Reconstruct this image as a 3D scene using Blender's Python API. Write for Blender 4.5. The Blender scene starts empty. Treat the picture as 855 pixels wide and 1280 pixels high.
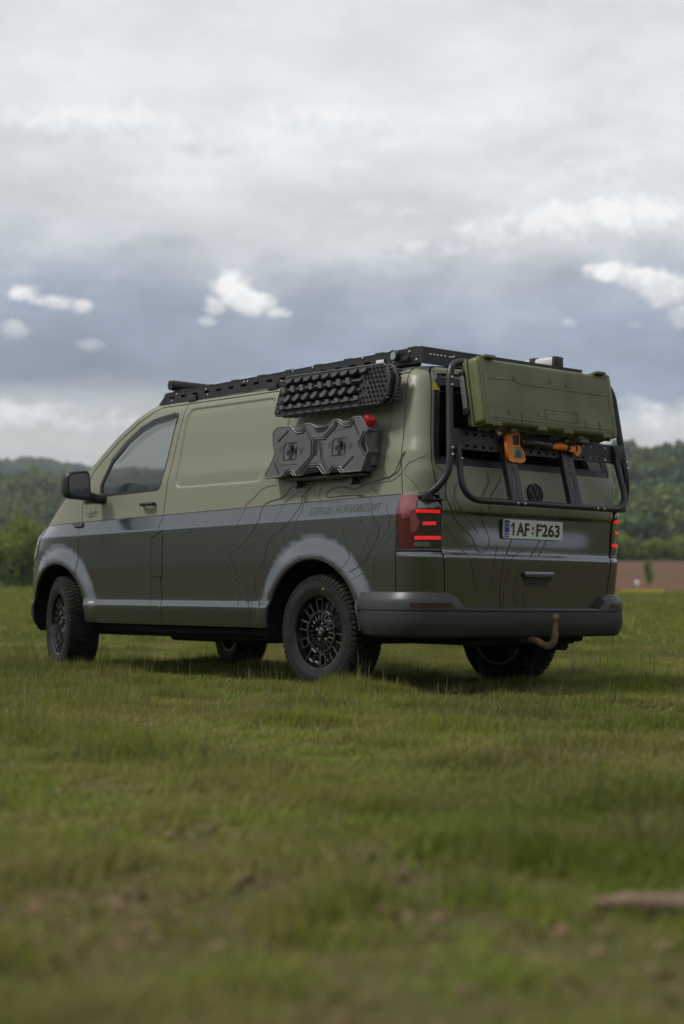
import bpy, bmesh, math, random
import numpy as np
from mathutils import Vector, Matrix
from mathutils.geometry import delaunay_2d_cdt
R = math.radians
SC = bpy.context.scene
COL = SC.collection
random.seed(7)
# ------------------------------------------------------------------ camera
CAM = np.array((-7.6787, 7.3758, 0.5557))
YAW, PITCH, ROLL, FPX = -0.71426, 0.053253, 0.00927, 2044.6      # FPX: focal length in pixels of the 1280 px high photo
FWD = np.array((math.cos(PITCH)*math.cos(YAW), math.cos(PITCH)*math.sin(YAW), math.sin(PITCH)))
_r = np.cross(FWD, (0, 0, 1)); _r /= np.linalg.norm(_r); _u = np.cross(_r, FWD)
RGT = math.cos(ROLL)*_r + math.sin(ROLL)*_u
UPV = -math.sin(ROLL)*_r + math.cos(ROLL)*_u
cd = bpy.data.cameras.new('camera'); cam = bpy.data.objects.new('camera', cd); COL.objects.link(cam)
M = Matrix.Identity(4)
for i in range(3):
    M[i][0], M[i][1], M[i][2], M[i][3] = RGT[i], UPV[i], -FWD[i], CAM[i]
cam.matrix_world = M
cd.sensor_fit = 'VERTICAL'; cd.sensor_height = 36; cd.sensor_width = 24; cd.lens = FPX/1280*36
cd.clip_start = .05; cd.clip_end = 20000
cd.dof.use_dof = True; cd.dof.focus_distance = 9.9; cd.dof.aperture_fstop = 1.9
SC.camera = cam
vs = SC.view_settings
vs.view_transform = 'Standard'; vs.look = 'None'; vs.gamma = 1; vs.exposure = 0.0; vs.use_curve_mapping = False
SC.cycles.max_bounces = 6; SC.cycles.diffuse_bounces = 2; SC.cycles.glossy_bounces = 3; SC.cycles.transmission_bounces = 4; SC.cycles.volume_bounces = 0; SC.cycles.transparent_max_bounces = 12
SC.cycles.use_adaptive_sampling = True; SC.cycles.adaptive_threshold = .015; SC.cycles.adaptive_min_samples = 12
SC.cycles.use_denoising = True
# ------------------------------------------------------------------ sun
SUN = Vector((.32, .50, .80)).normalized()
sl = bpy.data.lights.new('sun', 'SUN'); sl.energy = 2.9; sl.angle = R(10); sl.color = (1, .96, .90)
so = bpy.data.objects.new('sun', sl); COL.objects.link(so)
so.rotation_euler = SUN.to_track_quat('Z', 'Y').to_euler(); so.location = (0, 0, 60)
# ------------------------------------------------------------------ node helpers
class NT:
    def __init__(s, tree): s.t = tree; s.n = tree.nodes; s.l = tree.links
    def new(s, typ, **kw):
        nd = s.n.new(typ)
        for k, v in kw.items(): setattr(nd, k, v)
        return nd
    def put(s, sock, v):
        if isinstance(v, bpy.types.NodeSocket): s.l.new(v, sock)
        elif v is not None:
            if sock.type == 'RGBA' and len(v) == 3: v = (*v, 1)
            sock.default_value = v
    def m(s, op, a, b=None, c=None, clamp=False):
        nd = s.new('ShaderNodeMath', operation=op, use_clamp=clamp)
        for i, v in enumerate((a, b, c)):
            if v is not None: s.put(nd.inputs[i], v)
        return nd.outputs[0]
    def vm(s, op, a, b=None):
        nd = s.new('ShaderNodeVectorMath', operation=op); s.put(nd.inputs[0], a)
        if b is not None: s.put(nd.inputs[1], b)
        return nd.outputs['Value' if op in ('DOT_PRODUCT', 'LENGTH') else 'Vector']
    def mix(s, f, a, b, bt='MIX'):
        nd = s.new('ShaderNodeMix', data_type='RGBA', blend_type=bt)
        s.put(nd.inputs[0], f); s.put(nd.inputs[6], a); s.put(nd.inputs[7], b); return nd.outputs[2]
    def ss(s, v, lo, hi, a=0., b=1.):
        nd = s.new('ShaderNodeMapRange', interpolation_type='SMOOTHSTEP')
        for i, q in enumerate((v, lo, hi, a, b)): s.put(nd.inputs[i], q)
        return nd.outputs[0]
    def lin(s, v, lo, hi, a=0., b=1.):
        nd = s.new('ShaderNodeMapRange')
        for i, q in enumerate((v, lo, hi, a, b)): s.put(nd.inputs[i], q)
        return nd.outputs[0]
    def comb(s, x, y, z):
        nd = s.new('ShaderNodeCombineXYZ')
        for i, v in enumerate((x, y, z)): s.put(nd.inputs[i], v)
        return nd.outputs[0]
    def sep(s, v):
        nd = s.new('ShaderNodeSeparateXYZ'); s.put(nd.inputs[0], v); return nd.outputs
    def noise(s, vec, scale, detail=4, rough=.5, dist=0., out=0):
        nd = s.new('ShaderNodeTexNoise'); s.put(nd.inputs['Vector'], vec)
        nd.inputs['Scale'].default_value = scale; nd.inputs['Detail'].default_value = detail
        nd.inputs['Roughness'].default_value = rough; nd.inputs['Distortion'].default_value = dist
        return nd.outputs[out]
# ------------------------------------------------------------------ world: broken cloud over a Nishita sky
def build_world():
    w = bpy.data.worlds.new('World'); SC.world = w; w.use_nodes = True
    t = NT(w.node_tree); t.n.clear()
    out = t.new('ShaderNodeOutputWorld'); bg = t.new('ShaderNodeBackground')
    sky = t.new('ShaderNodeTexSky', sky_type='NISHITA', sun_disc=False)
    sky.sun_elevation = math.asin(SUN.z); sky.sun_rotation = math.atan2(SUN.x, SUN.y)
    sky.air_density = 1.0; sky.dust_density = 2.0
    gen = t.new('ShaderNodeTexCoord').outputs['Generated']
    x, y, z = t.sep(gen)
    # azimuth measured from the viewing heading (fixed to the world) and elevation, degrees
    c, s = math.cos(YAW), math.sin(YAW)
    fx = t.m('ADD', t.m('MULTIPLY', x, c), t.m('MULTIPLY', y, s))
    rx = t.m('SUBTRACT', t.m('MULTIPLY', x, s), t.m('MULTIPLY', y, c))
    az = t.m('MULTIPLY', t.m('ARCTAN2', rx, fx), 57.2958)
    el = t.m('MULTIPLY', t.m('ARCSINE', z), 57.2958)
    # flat layer seen in perspective
    zi = t.m('ADD', t.m('MAXIMUM', z, 0.0), .10)
    flat = t.comb(t.m('DIVIDE', rx, zi), t.m('DIVIDE', fx, zi), 0.)
    n1 = t.noise(t.vm('ADD', flat, (3.1, 7.7, 0)), .55, 6, .56)
    n2 = t.noise(t.vm('ADD', flat, (9.4, 2.3, 4.)), 1.5, 5, .6)
    # heaped detail, in the picture of the sky (degrees)
    ang = t.comb(t.m('MULTIPLY', az, .085), t.m('MULTIPLY', el, .17), 1.7)
    n3 = t.noise(ang, 1.0, 7, .58)
    n4 = t.noise(t.vm('ADD', ang, (5.2, 1.3, 3.)), 2.6, 6, .62)
    # elevation of the layers, made uneven by the heaped noise
    e2 = t.m('ADD', el, t.m('ADD', t.m('MULTIPLY', t.m('SUBTRACT', n3, .5), 6.5), t.m('MULTIPLY', t.m('SUBTRACT', n4, .5), 2.6)))
    rp = t.new('ShaderNodeValToRGB'); t.l.new(t.lin(e2, 0., 40.), rp.inputs[0]); cr = rp.color_ramp
    stops = [(0., (.50, .50, .49)), (5.6, (.66, .65, .62)), (6.8, (.57, .60, .63)), (7.9, (.30, .355, .455)), (9.6, (.36, .42, .52)), (11.2, (.54, .585, .65)), (12.4, (.76, .785, .815)), (14.5, (.83, .85, .87)), (16.5, (.90, .91, .92)), (20., (.77, .79, .815)), (28., (.62, .635, .66)), (40., (.58, .60, .63))]  # last stops: unseen overhead sky dimmed to cut ambient light
    while len(cr.elements) < len(stops): cr.elements.new(.5)
    for e, (p, c) in zip(cr.elements, stops): e.position = p/40; e.color = (*c, 1)
    lay = t.m('ADD', t.m('MULTIPLY', t.m('SUBTRACT', n1, .5), .95), t.m('ADD', t.m('MULTIPLY', t.m('SUBTRACT', n2, .5), .45), t.m('MULTIPLY', t.m('SUBTRACT', n4, .5), .55)))
    col = t.mix(1., rp.outputs[0], t.vm('ADD', t.comb(lay, lay, lay), (1., 1., 1.)), 'MULTIPLY')
    # separate heaped clouds, read off the photo as directions: (strength, softness, lobes of px, py, rx, ry)
    dv = t.comb(t.m('MULTIPLY', az, .8), t.m('MULTIPLY', el, 1.0), 0.)
    rag = t.m('ADD', t.m('SUBTRACT', t.noise(dv, .9, 8, .62, .25), .5), t.m('MULTIPLY', t.m('SUBTRACT', t.noise(dv, 2.6, 5, .62), .5), .5))
    puff = t.noise(t.vm('ADD', dv, (4., 2., 1.)), 1.5, 4, .6)
    for (st, soft, lobes) in CLOUDS:
        v = None; sh = None
        for (px, py, rx, ry) in lobes:
            ca = math.degrees(math.atan((px-427.5)/FPX)); ce = math.degrees(math.atan((640-py)/FPX)+PITCH)
            da = t.m('DIVIDE', t.m('SUBTRACT', az, ca), rx/35.7); de = t.m('SUBTRACT', el, ce)
            dq = t.m('DIVIDE', de, ry/35.7)
            q = t.m('SUBTRACT', 1., t.m('ADD', t.m('MULTIPLY', da, da), t.m('MULTIPLY', dq, dq)))
            v = q if v is None else t.m('SMOOTH_MAX', v, q, .5)
        cy = sum(l[1] for l in lobes)/len(lobes); hy = max(l[3] for l in lobes)
        ce = math.degrees(math.atan((640-cy)/FPX)+PITCH)
        v = t.m('ADD', v, t.m('MULTIPLY', rag, 2.6 if soft < 1.4 else 3.0))
        a = t.m('MULTIPLY', t.ss(v, -.1, soft), st)
        shade = t.m('ADD', t.m('DIVIDE', t.m('SUBTRACT', el, ce), hy/35.7), t.m('MULTIPLY', t.m('SUBTRACT', puff, .5), 3.))
        col = t.mix(a, col, t.mix(t.ss(shade, -1.1, .9), (.62, .645, .68), (1.10, 1.09, 1.07)))
    # below the horizon: dull land colour
    col10 = t.mix(1.0, col, (10, 10, 10), 'MULTIPLY')
    mixed = t.mix(.94, sky.outputs[0], col10)
    mixed = t.mix(t.ss(el, .0, -2.), mixed, (.6, .65, .4))
    t.l.new(mixed, bg.inputs[0]); bg.inputs[1].default_value = .1
    t.l.new(bg.outputs[0], out.inputs[0])
CLOUDS = [(.75, 1.5, [(70, 165, 95, 26), (160, 160, 85, 24), (250, 182, 95, 20), (20, 175, 60, 24)]), (.7, 1.5, [(390, 150, 110, 20), (475, 155, 50, 22)]),
          (.35, 1.8, [(160, 272, 55, 14), (215, 240, 60, 26)]), (.5, 1.6, [(462, 260, 32, 14), (505, 268, 28, 10)]), (.45, 1.6, [(430, 210, 36, 14)]),
          (.95, 1.0, [(700, 282, 75, 30), (620, 290, 70, 24), (790, 276, 85, 28), (540, 312, 90, 13)]), (.55, 1.6, [(745, 215, 60, 18)]),
          (1., .85, [(285, 364, 30, 26), (262, 383, 20, 17), (312, 380, 32, 17), (345, 392, 20, 8), (256, 404, 13, 7)]),
          (.95, 1.0, [(26, 377, 24, 13), (60, 386, 38, 11), (96, 390, 17, 10)]), (.6, 1.2, [(12, 422, 22, 13)]), (.3, 1.4, [(110, 438, 22, 9)]),
          (1., .95, [(834, 366, 34, 28), (765, 340, 40, 15), (800, 350, 30, 15), (852, 398, 20, 18)]), (.35, 1.2, [(712, 405, 12, 8), (795, 408, 14, 6)]),
          (.85, 1.4, [(40, 528, 130, 20), (130, 536, 70, 14), (-60, 530, 90, 26)]), (.85, 1.4, [(820, 528, 90, 32), (900, 520, 80, 36)])]
build_world()
# ------------------------------------------------------------------ materials
MATS = {}
def pm(name, base, rough=.5, metal=0., coat=0., var=None, bump=None, spec=.5, emit=None, rvar=0., coord='Object', base2=None):
    m = bpy.data.materials.new(name); m.use_nodes = True
    t = NT(m.node_tree); b = t.n['Principled BSDF']
    b.inputs['Roughness'].default_value = rough; b.inputs['Metallic'].default_value = metal
    b.inputs['Coat Weight'].default_value = coat; b.inputs['Coat Roughness'].default_value = .12
    b.inputs['Specular IOR Level'].default_value = spec
    tc = t.new('ShaderNodeTexCoord').outputs[coord]
    if var:
        sc, am = var
        n = t.noise(tc, sc, 6, .6)
        f = t.ss(n, .3, .7)
        c2 = base2 or tuple(v*(1-am) for v in base)
        c1 = base if base2 else tuple(min(1, v*(1+am)) for v in base)
        t.l.new(t.mix(f, c1, c2), b.inputs['Base Color'])
        if rvar: t.l.new(t.lin(n, .3, .7, max(0, rough-rvar), min(1, rough+rvar)), b.inputs['Roughness'])
    else: b.inputs['Base Color'].default_value = (*base, 1)
    if bump:
        sc, st, dist = bump
        bp = t.new('ShaderNodeBump'); bp.inputs['Strength'].default_value = st; bp.inputs['Distance'].default_value = dist
        t.l.new(t.noise(tc, sc, 3, .6), bp.inputs['Height']); t.l.new(bp.outputs[0], b.inputs['Normal'])
    if emit:
        b.inputs['Emission Color'].default_value = (*emit[0], 1); b.inputs['Emission Strength'].default_value = emit[1]
    MATS[name] = m; return m
def glass(name, tint, fres=1.45, rough=.0, body=None):
    """thin pane: tinted see-through plus mirror reflection by Fresnel"""
    m = bpy.data.materials.new(name); m.use_nodes = True
    t = NT(m.node_tree); t.n.remove(t.n['Principled BSDF']); out = t.n['Material Output']
    tr = t.new('ShaderNodeBsdfTransparent'); tr.inputs[0].default_value = (*tint, 1)
    gl = t.new('ShaderNodeBsdfGlossy'); gl.inputs['Roughness'].default_value = rough
    fr = t.new('ShaderNodeFresnel'); fr.inputs[0].default_value = fres
    mx = t.new('ShaderNodeMixShader')
    t.l.new(fr.outputs[0], mx.inputs[0]); t.l.new(tr.outputs[0], mx.inputs[1]); t.l.new(gl.outputs[0], mx.inputs[2])
    t.l.new(mx.outputs[0], out.inputs[0]); MATS[name] = m
pm('green_paint', (.186, .190, .132), .42, 0, .0, (.8, .025), None, .42)
pm('grey_paint', (.180, .186, .190), .19, .93)
pm('bumper_paint', (.034, .035, .035), .42, .2, .0, (2., .07), (500, .06, .001), .5)
pm('black_plastic', (.013, .013, .0135), .52, 0, 0, (8, .2), (900, .15, .001), .5)
pm('black_metal', (.013, .0133, .0142), .42, .0, 0, (5, .25), (700, .10, .001), .5, rvar=.06)
pm('matte_black', (.010, .010, .010), .85, 0, 0, (3, .3), None, .2)
pm('rubber', (.012, .0118, .0115), .78, 0, 0, (14, .3), (160, .2, .002), .3, rvar=.08)
pm('rubber_dusty', (.021, .0195, .017), .9, 0, 0, (20, .45), (160, .25, .002), .2)
pm('rim_black', (.008, .008, .009), .22, .1, .5, None, None, .5)
pm('spoke_black', (.030, .030, .031), .28, .4, .4)
pm('rim_bronze', (.085, .078, .070), .30, .8, .2, (20, .2), None, .5)
pm('steel', (.50, .50, .50), .28, 1., 0, (30, .15), None)
pm('alu', (.62, .62, .60), .38, .85, 0, (6, .08), None)
pm('board_black', (.022, .022, .023), .55, 0, 0, (9, .2), None, .4)
pm('board_grey', (.060, .061, .063), .44, 0, 0, (9, .2), (500, .12, .001), .5)
pm('can_grey', (.098, .099, .100), .50, 0, 0, (7, .15), (500, .10, .001), .5, rvar=.06)
pm('can_print', (.010, .010, .011), .45)
pm('can_print_light', (.12, .12, .12), .5)
pm('red_cap', (.36, .012, .010), .45, 0, 0, (30, .25))
pm('case_green', (.112, .124, .050), .50, 0, 0, (5, .14), (420, .12, .001), .45, rvar=.08)
pm('case_grip', (.30, .30, .29), .5)
pm('orange', (.74, .21, .014), .45, 0, 0, (16, .15))
pm('axe_print', (.34, .34, .30), .5)
pm('plate_white', (.62, .62, .60), .42, 0, 0, (9, .05))
pm('plate_blue', (.012, .045, .28), .4)
pm('plate_black', (.012, .012, .012), .5)
pm('plate_yellow', (.7, .55, .03), .5)
pm('sticker_red', (.45, .02, .015), .5)
pm('sticker_yellow', (.62, .40, .02), .5)
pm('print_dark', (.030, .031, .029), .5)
pm('print_mid', (.062, .063, .060), .5)
pm('print_text', (.115, .118, .115), .5)
pm('hitch', (.20, .145, .085), .62, .1, 0, (26, .35), (120, .3, .002), .3, base2=(.10, .06, .035))
pm('lens_red', (.075, .003, .004), .10, 0, 1., None, None, .6)
pm('lens_smoke', (.020, .012, .012), .10, 0, 1., None, None, .6)
pm('lens_clear', (.20, .045, .05), .10, 0, 1.)
pm('lens_white', (.10, .11, .105), .12, 0, 1.)
pm('led_red', (.7, .01, .01), .3, 0, 0, emit=((1, .03, .035), .40))
pm('reflector', (.040, .003, .004), .2, 0, .8)
pm('headlamp', (.30, .31, .32), .12, .3, 1.)
pm('interior', (.016, .016, .017), .8, 0, 0, (6, .3), None, .3)
pm('seat_cloth', (.022, .022, .024), .95, 0, 0, (30, .3), None, .2)
pm('mirror_glass', (.72, .74, .74), .02, 1.)
pm('red_dark', (.12, .01, .01), .4)
glass('clear_glass', (.63, .65, .64), 1.55)
glass('dark_glass', (.045, .047, .047), 1.48)
glass('smoke_acrylic', (.20, .20, .20), 1.5, .03)
# ------------------------------------------------------------------ mesh helpers
def link(name, me, mat=None, parent=None):
    o = bpy.data.objects.new(name, me); COL.objects.link(o)
    if mat is not None:
        for q in (mat if isinstance(mat, (list, tuple)) else [mat]):
            me.materials.append(MATS[q] if isinstance(q, str) else q)
    if parent is not None: o.parent = parent
    return o
def mk(name, verts, faces, mat=None, parent=None, smooth=True, angle=None):
    me = bpy.data.meshes.new(name); me.from_pydata([tuple(v) for v in verts], [], [tuple(f) for f in faces])
    if smooth: me.shade_smooth()
    if angle: me.set_sharp_from_angle(angle=R(angle))
    me.update()
    return link(name, me, mat, parent)
def from_bm(name, bm, mat=None, parent=None, angle=35):
    me = bpy.data.meshes.new(name); bmesh.ops.recalc_face_normals(bm, faces=bm.faces[:])
    bm.to_mesh(me); bm.free(); me.shade_smooth(); me.set_sharp_from_angle(angle=R(angle))
    return link(name, me, mat, parent)
def empty(name, loc=(0, 0, 0), label=None, cat=None, group=None):
    o = bpy.data.objects.new(name, None); COL.objects.link(o); o.location = loc; o.empty_display_size = .2
    tag(o, label, cat, group); return o
def tag(o, label=None, cat=None, group=None, kind=None):
    for k, v in (('label', label), ('category', cat), ('group', group), ('kind', kind)):
        if v: o[k] = v
    return o
def bbox(bm, c, s, bev=0., mat4=None, seg=2):
    """bevelled box added to bm: centre c, full size s"""
    r = bmesh.ops.create_cube(bm, size=1.0)
    vs_ = r['verts']
    bmesh.ops.scale(bm, vec=s, verts=vs_)
    if bev > 0:
        es = list({e for v in vs_ for e in v.link_edges})
        g = bmesh.ops.bevel(bm, geom=es, offset=min(bev, min(s)*.45), segments=seg, profile=.6, affect='EDGES')
        vs_ = list({v for f in g['faces'] for v in f.verts} | {v for v in vs_ if v.is_valid})
    bmesh.ops.translate(bm, vec=c, verts=vs_)
    if mat4 is not None: bmesh.ops.transform(bm, matrix=mat4, verts=vs_)
    return vs_
def box(name, c, s, mat, parent, bev=.004, mat4=None):
    bm = bmesh.new(); bbox(bm, c, s, bev, mat4); return from_bm(name, bm, mat, parent)
def spline(pts, n=8, closed=False):
    """Catmull-Rom through pts"""
    P = [np.array(p, float) for p in pts]; out = []; N = len(P)
    for i in range(N if closed else N-1):
        g = lambda k: P[k % N] if closed else P[min(max(k, 0), N-1)]
        a, b, c, d = g(i-1), g(i), g(i+1), g(i+2)
        for j in range(n):
            t = j/n; out.append(.5*((2*b)+(-a+c)*t+(2*a-5*b+4*c-d)*t*t+(-a+3*b-3*c+d)*t**3))
    if not closed: out.append(P[-1])
    return out
def rpoly(pts, r, n=5, closed=True):
    """polyline with its corners rounded to radius r (any dimension)"""
    P = [np.array(p, float) for p in pts]; N = len(P); out = []
    rr = r if isinstance(r, (list, tuple)) else [r]*N
    for i in range(N):
        if not closed and i in (0, N-1): out.append(P[i]); continue
        a, b, c = P[i-1], P[i], P[(i+1) % N]
        u, v = a-b, c-b; lu, lv = np.linalg.norm(u), np.linalg.norm(v)
        if rr[i] <= 0: out.append(b); continue
        k = min(rr[i], lu*.48, lv*.48); p0, p1 = b+u/lu*k, b+v/lv*k
        for j in range(n+1):
            t = j/n; out.append((1-t)**2*p0+2*t*(1-t)*b+t*t*p1)
    return out
def add_tube(bm, path, rad, seg=10, cap=True, sx=1., sy=1., up=None):
    P = [np.array(p, float) for p in path]; N = len(P)
    rads = rad if isinstance(rad, (list, tuple, np.ndarray)) else [rad]*N
    T = [P[min(i+1, N-1)]-P[max(i-1, 0)] for i in range(N)]
    T = [t/(np.linalg.norm(t)+1e-12) for t in T]
    ref = np.array(up if up is not None else ((0, 0, 1) if abs(T[0][2]) < .9 else (1, 0, 0)), float)
    u = np.cross(T[0], ref); u /= np.linalg.norm(u); rings = []
    for i in range(N):
        u = u-T[i]*np.dot(u, T[i]); u /= np.linalg.norm(u); v = np.cross(T[i], u)
        rings.append([bm.verts.new(P[i]+rads[i]*(sx*math.cos(a)*u+sy*math.sin(a)*v)) for a in (2*math.pi*k/seg for k in range(seg))])
    for i in range(N-1):
        for k in range(seg):
            bm.faces.new((rings[i][k], rings[i][(k+1) % seg], rings[i+1][(k+1) % seg], rings[i+1][k]))
    if cap:
        bm.faces.new(rings[0][::-1]); bm.faces.new(rings[-1])
def tube(name, path, rad, mat, parent, seg=10, **kw):
    bm = bmesh.new(); add_tube(bm, path, rad, seg, **kw); return from_bm(name, bm, mat, parent, 50)
def lathe(name, prof, mat, parent, seg=48, axis='Y', closed=False, angle=35, loc=None):
    """prof: (axial, radius) list, revolved about the axis"""
    bm = bmesh.new(); rings = []
    for a, r in prof:
        rings.append([bm.verts.new((r*math.cos(t), a, r*math.sin(t)) if axis == 'Y' else ((r*math.cos(t), r*math.sin(t), a) if axis == 'Z' else (a, r*math.cos(t), r*math.sin(t))))
                      for t in (2*math.pi*k/seg for k in range(seg))])
    n = len(rings)
    for i in range(n if closed else n-1):
        A, B = rings[i], rings[(i+1) % n]
        for k in range(seg): bm.faces.new((A[k], A[(k+1) % seg], B[(k+1) % seg], B[k]))
    bmesh.ops.remove_doubles(bm, verts=bm.verts[:], dist=1e-6)
    if loc is not None: bmesh.ops.translate(bm, vec=loc, verts=bm.verts[:])
    return from_bm(name, bm, mat, parent, angle)
def inside(pts, loop):
    """even-odd test, vectorised"""
    pts = np.asarray(pts, float); L = np.asarray(loop, float); x, y = pts[:, 0], pts[:, 1]
    r = np.zeros(len(pts), bool); x1, y1 = L[:, 0], L[:, 1]; x2, y2 = np.roll(x1, -1), np.roll(y1, -1)
    for a, b, c, d in zip(x1, y1, x2, y2):
        if b == d: continue
        k = ((b > y) != (d > y)) & (x < (c-a)*(y-b)/(d-b)+a); r ^= k
    return r
def seg_dist(pts, line, closed=True):
    pts = np.asarray(pts, float); d = np.full(len(pts), 1e9); L = np.asarray(line, float)
    for i in range(len(L) if closed else len(L)-1):
        a, b = L[i], L[(i+1) % len(L)]; ab = b-a; q = max(ab@ab, 1e-12)
        t = np.clip(((pts-a)@ab)/q, 0, 1); d = np.minimum(d, np.hypot(*(pts-(a+t[:, None]*ab)).T))
    return d
def dens(loop, step, closed=True):
    L = [np.array(p, float) for p in loop]; out = []
    for i in range(len(L) if closed else len(L)-1):
        a, b = L[i], L[(i+1) % len(L)]; n = max(1, int(np.ceil(np.linalg.norm(b-a)/step)))
        out += [a+(b-a)*k/n for k in range(n)]
    if not closed: out.append(L[-1])
    return out
def sheet(name, outer, fn, mat, parent, holes=(), grid=.035, thick=.018, cuts=(), rows=None, matfn=None, back=False, off=0.):
    """curved or flat plate: 2-D outline with holes, mapped by fn(a, b) -> (point, normal)"""
    loops = [dens(outer, grid)]+[dens(h, grid) for h in holes]
    lines = [(l, True) for l in loops]+[(dens(c, grid, False), False) for c in cuts]
    V, E = [], []
    for l, cl in lines:
        k = len(V); V += [tuple(p) for p in l]; n = len(l)
        E += [(k+i, k+(i+1) % n) for i in range(n if cl else n-1)]
    A = np.array(loops[0]); lo, hi = A.min(0), A.max(0)
    G = []
    for a in np.arange(lo[0]+grid/2, hi[0], grid):
        bs = rows(a) if rows else np.arange(lo[1]+grid/2, hi[1], grid)
        G += [(a, b) for b in bs if lo[1] < b < hi[1]]
    if G and grid < 5:
        G = np.array(G); ok = inside(G, loops[0])
        for h in loops[1:]: ok &= ~inside(G, h)
        G = G[ok]
        if len(G):
            d = np.full(len(G), 1e9)
            for l, cl in lines: d = np.minimum(d, seg_dist(G, l, cl))
            V += [tuple(p) for p in G[d > min(.25*grid, .008)]]
    res = delaunay_2d_cdt([Vector(v) for v in V], E, [], 0, 1e-6)
    v2 = np.array([tuple(v) for v in res[0]]); F = np.array([f for f in res[2] if len(f) == 3])
    ce = v2[F].mean(1); ok = inside(ce, loops[0])
    for h in loops[1:]: ok &= ~inside(ce, h)
    F = F[ok]
    PN = [fn(a, b) for a, b in v2]
    Nn = np.array([q[1] for q in PN], float); P = np.array([q[0] for q in PN], float)+Nn*off
    fn_ = np.cross(P[F[:, 1]]-P[F[:, 0]], P[F[:, 2]]-P[F[:, 0]])
    fl = (fn_*Nn[F].mean(1)).sum(1) < 0
    F[fl] = F[fl][:, ::-1]
    mi = [matfn(*v2[f].mean(0)) if matfn else 0 for f in F]
    edges = {}
    for fi, f in enumerate(F):
        for i in range(3):
            e = (f[i], f[(i+1) % 3])
            if (e[1], e[0]) in edges: edges.pop((e[1], e[0]))
            else: edges[e] = fi
    verts = list(P); nor = list(Nn); faces = [tuple(int(i) for i in f) for f in F]
    if thick:
        for (a, b), fi in edges.items():
            t = P[b]-P[a]; n = np.cross(t, Nn[a]); n /= (np.linalg.norm(n)+1e-12); k = len(verts)
            verts += [P[a], P[b], P[b]-Nn[b]*thick, P[a]-Nn[a]*thick]; nor += [n]*4
            faces.append((k+1, k, k+3, k+2)); mi.append(mi[fi])
        if back:
            k = len(verts); verts += list(P-Nn*thick); nor += list(-Nn)
            faces += [tuple(int(i)+k for i in f[::-1]) for f in F]; mi += mi[:len(F)]
    me = bpy.data.meshes.new(name); me.from_pydata([tuple(v) for v in verts], [], faces)
    me.shade_smooth(); me.polygons.foreach_set('material_index', mi)
    me.normals_split_custom_set_from_vertices([tuple(n) for n in nor]); me.update()
    return link(name, me, mat, parent)
def flat_fn(o, u, v):
    o, u, v = np.array(o, float), np.array(u, float), np.array(v, float)
    u /= np.linalg.norm(u); v /= np.linalg.norm(v); n = np.cross(u, v); n /= np.linalg.norm(n)
    return lambda a, b: (o+u*a+v*b, n)
def rect(x0, y0, x1, y1, r=0., n=4):
    p = [(x0, y0), (x1, y0), (x1, y1), (x0, y1)]
    return rpoly(p, r, n) if r else p
def ray(px, py): return FWD+RGT*(px-427.5)/FPX+UPV*(640-py)/FPX
# ------------------------------------------------------------------ van body surface (x forward, y left, z up; rear axle at x = 0)
RT = .357; AXR, AXF, RA = 0.0, 3.0, .452
zb = lambda x: 1.147-.018*(x-.55)          # belt crease
zs = lambda x: 1.043-.0136*(x-.53)         # lower edge of the shoulder
_XF = np.array([(.2, 3.82), (.4, 3.92), (.7, 3.93), (.9, 3.89), (1., 3.83), (1.1, 3.74), (1.3, 3.6), (2., 3.6)]).T
_XR = np.array([(.2, -.885), (.5, -.905), (.76, -.927), (.812, -.931), (.838, -.911), (1.06, -.918), (1.085, -.936), (1.15, -.935), (1.30, -.905),
                (1.34, -.89), (1.5, -.852), (1.75, -.795), (1.88, -.757), (1.93, -.722), (1.965, -.66)]).T
_KO = (-.008, -.004, 0, .004, .008)
def sm(v, a, b):
    t = min(1, max(0, (v-a)/(b-a))); return t*t*(3-2*t)
def pl(z, A): return float(np.interp(z, A[0], A[1]))
def XR(z): return sum(pl(z+k, _XR) for k in _KO)/5
def RC(z): return .2-.085*sm(z, 1.12, 1.34)
STAMPS = [(.60, 1.588, 1.305, 1.868), (-.56, .44, 1.305, 1.868)]
def stamp(x, z):
    d = 0
    for x0, x1, z0, z1 in STAMPS:
        r = .075
        lean = -.012*(z-1.3)
        qx = abs(x-lean-(x0+x1)/2)-(x1-x0)/2+r; qz = abs(z-(z0+z1)/2)-(z1-z0)/2+r
        sd = math.hypot(max(qx, 0), max(qz, 0))+min(max(qx, qz), 0)-r
        d += .011*sm(-sd, -.004, .018)
    return d
def W(x, z, flare=True):
    b, s = zb(x), zs(x)
    zz = (.20, .365, .503, .532, s-.25, s, b, b+.25, 1.5, 1.7, 1.82, 1.88, 1.92, 1.945, 1.962)
    ww = (.88, .935, .949, .931, .941, .942, .892, .872, .845, .808, .781, .758, .729, .692, .64)
    w = float(np.mean(np.interp([z+k for k in _KO], zz, ww)))
    if flare:
        for xa in (AXR, AXF):
            r = math.hypot(x-xa, z-RT)
            if r < RA+.14: w += .030*(1-sm(r, RA+.012, RA+.13))*min(1, max(0, (z-.28)/.1))
        if z > 1.28 and x < 1.7: w -= stamp(x, z)
    return w
NF = 3.3
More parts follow.
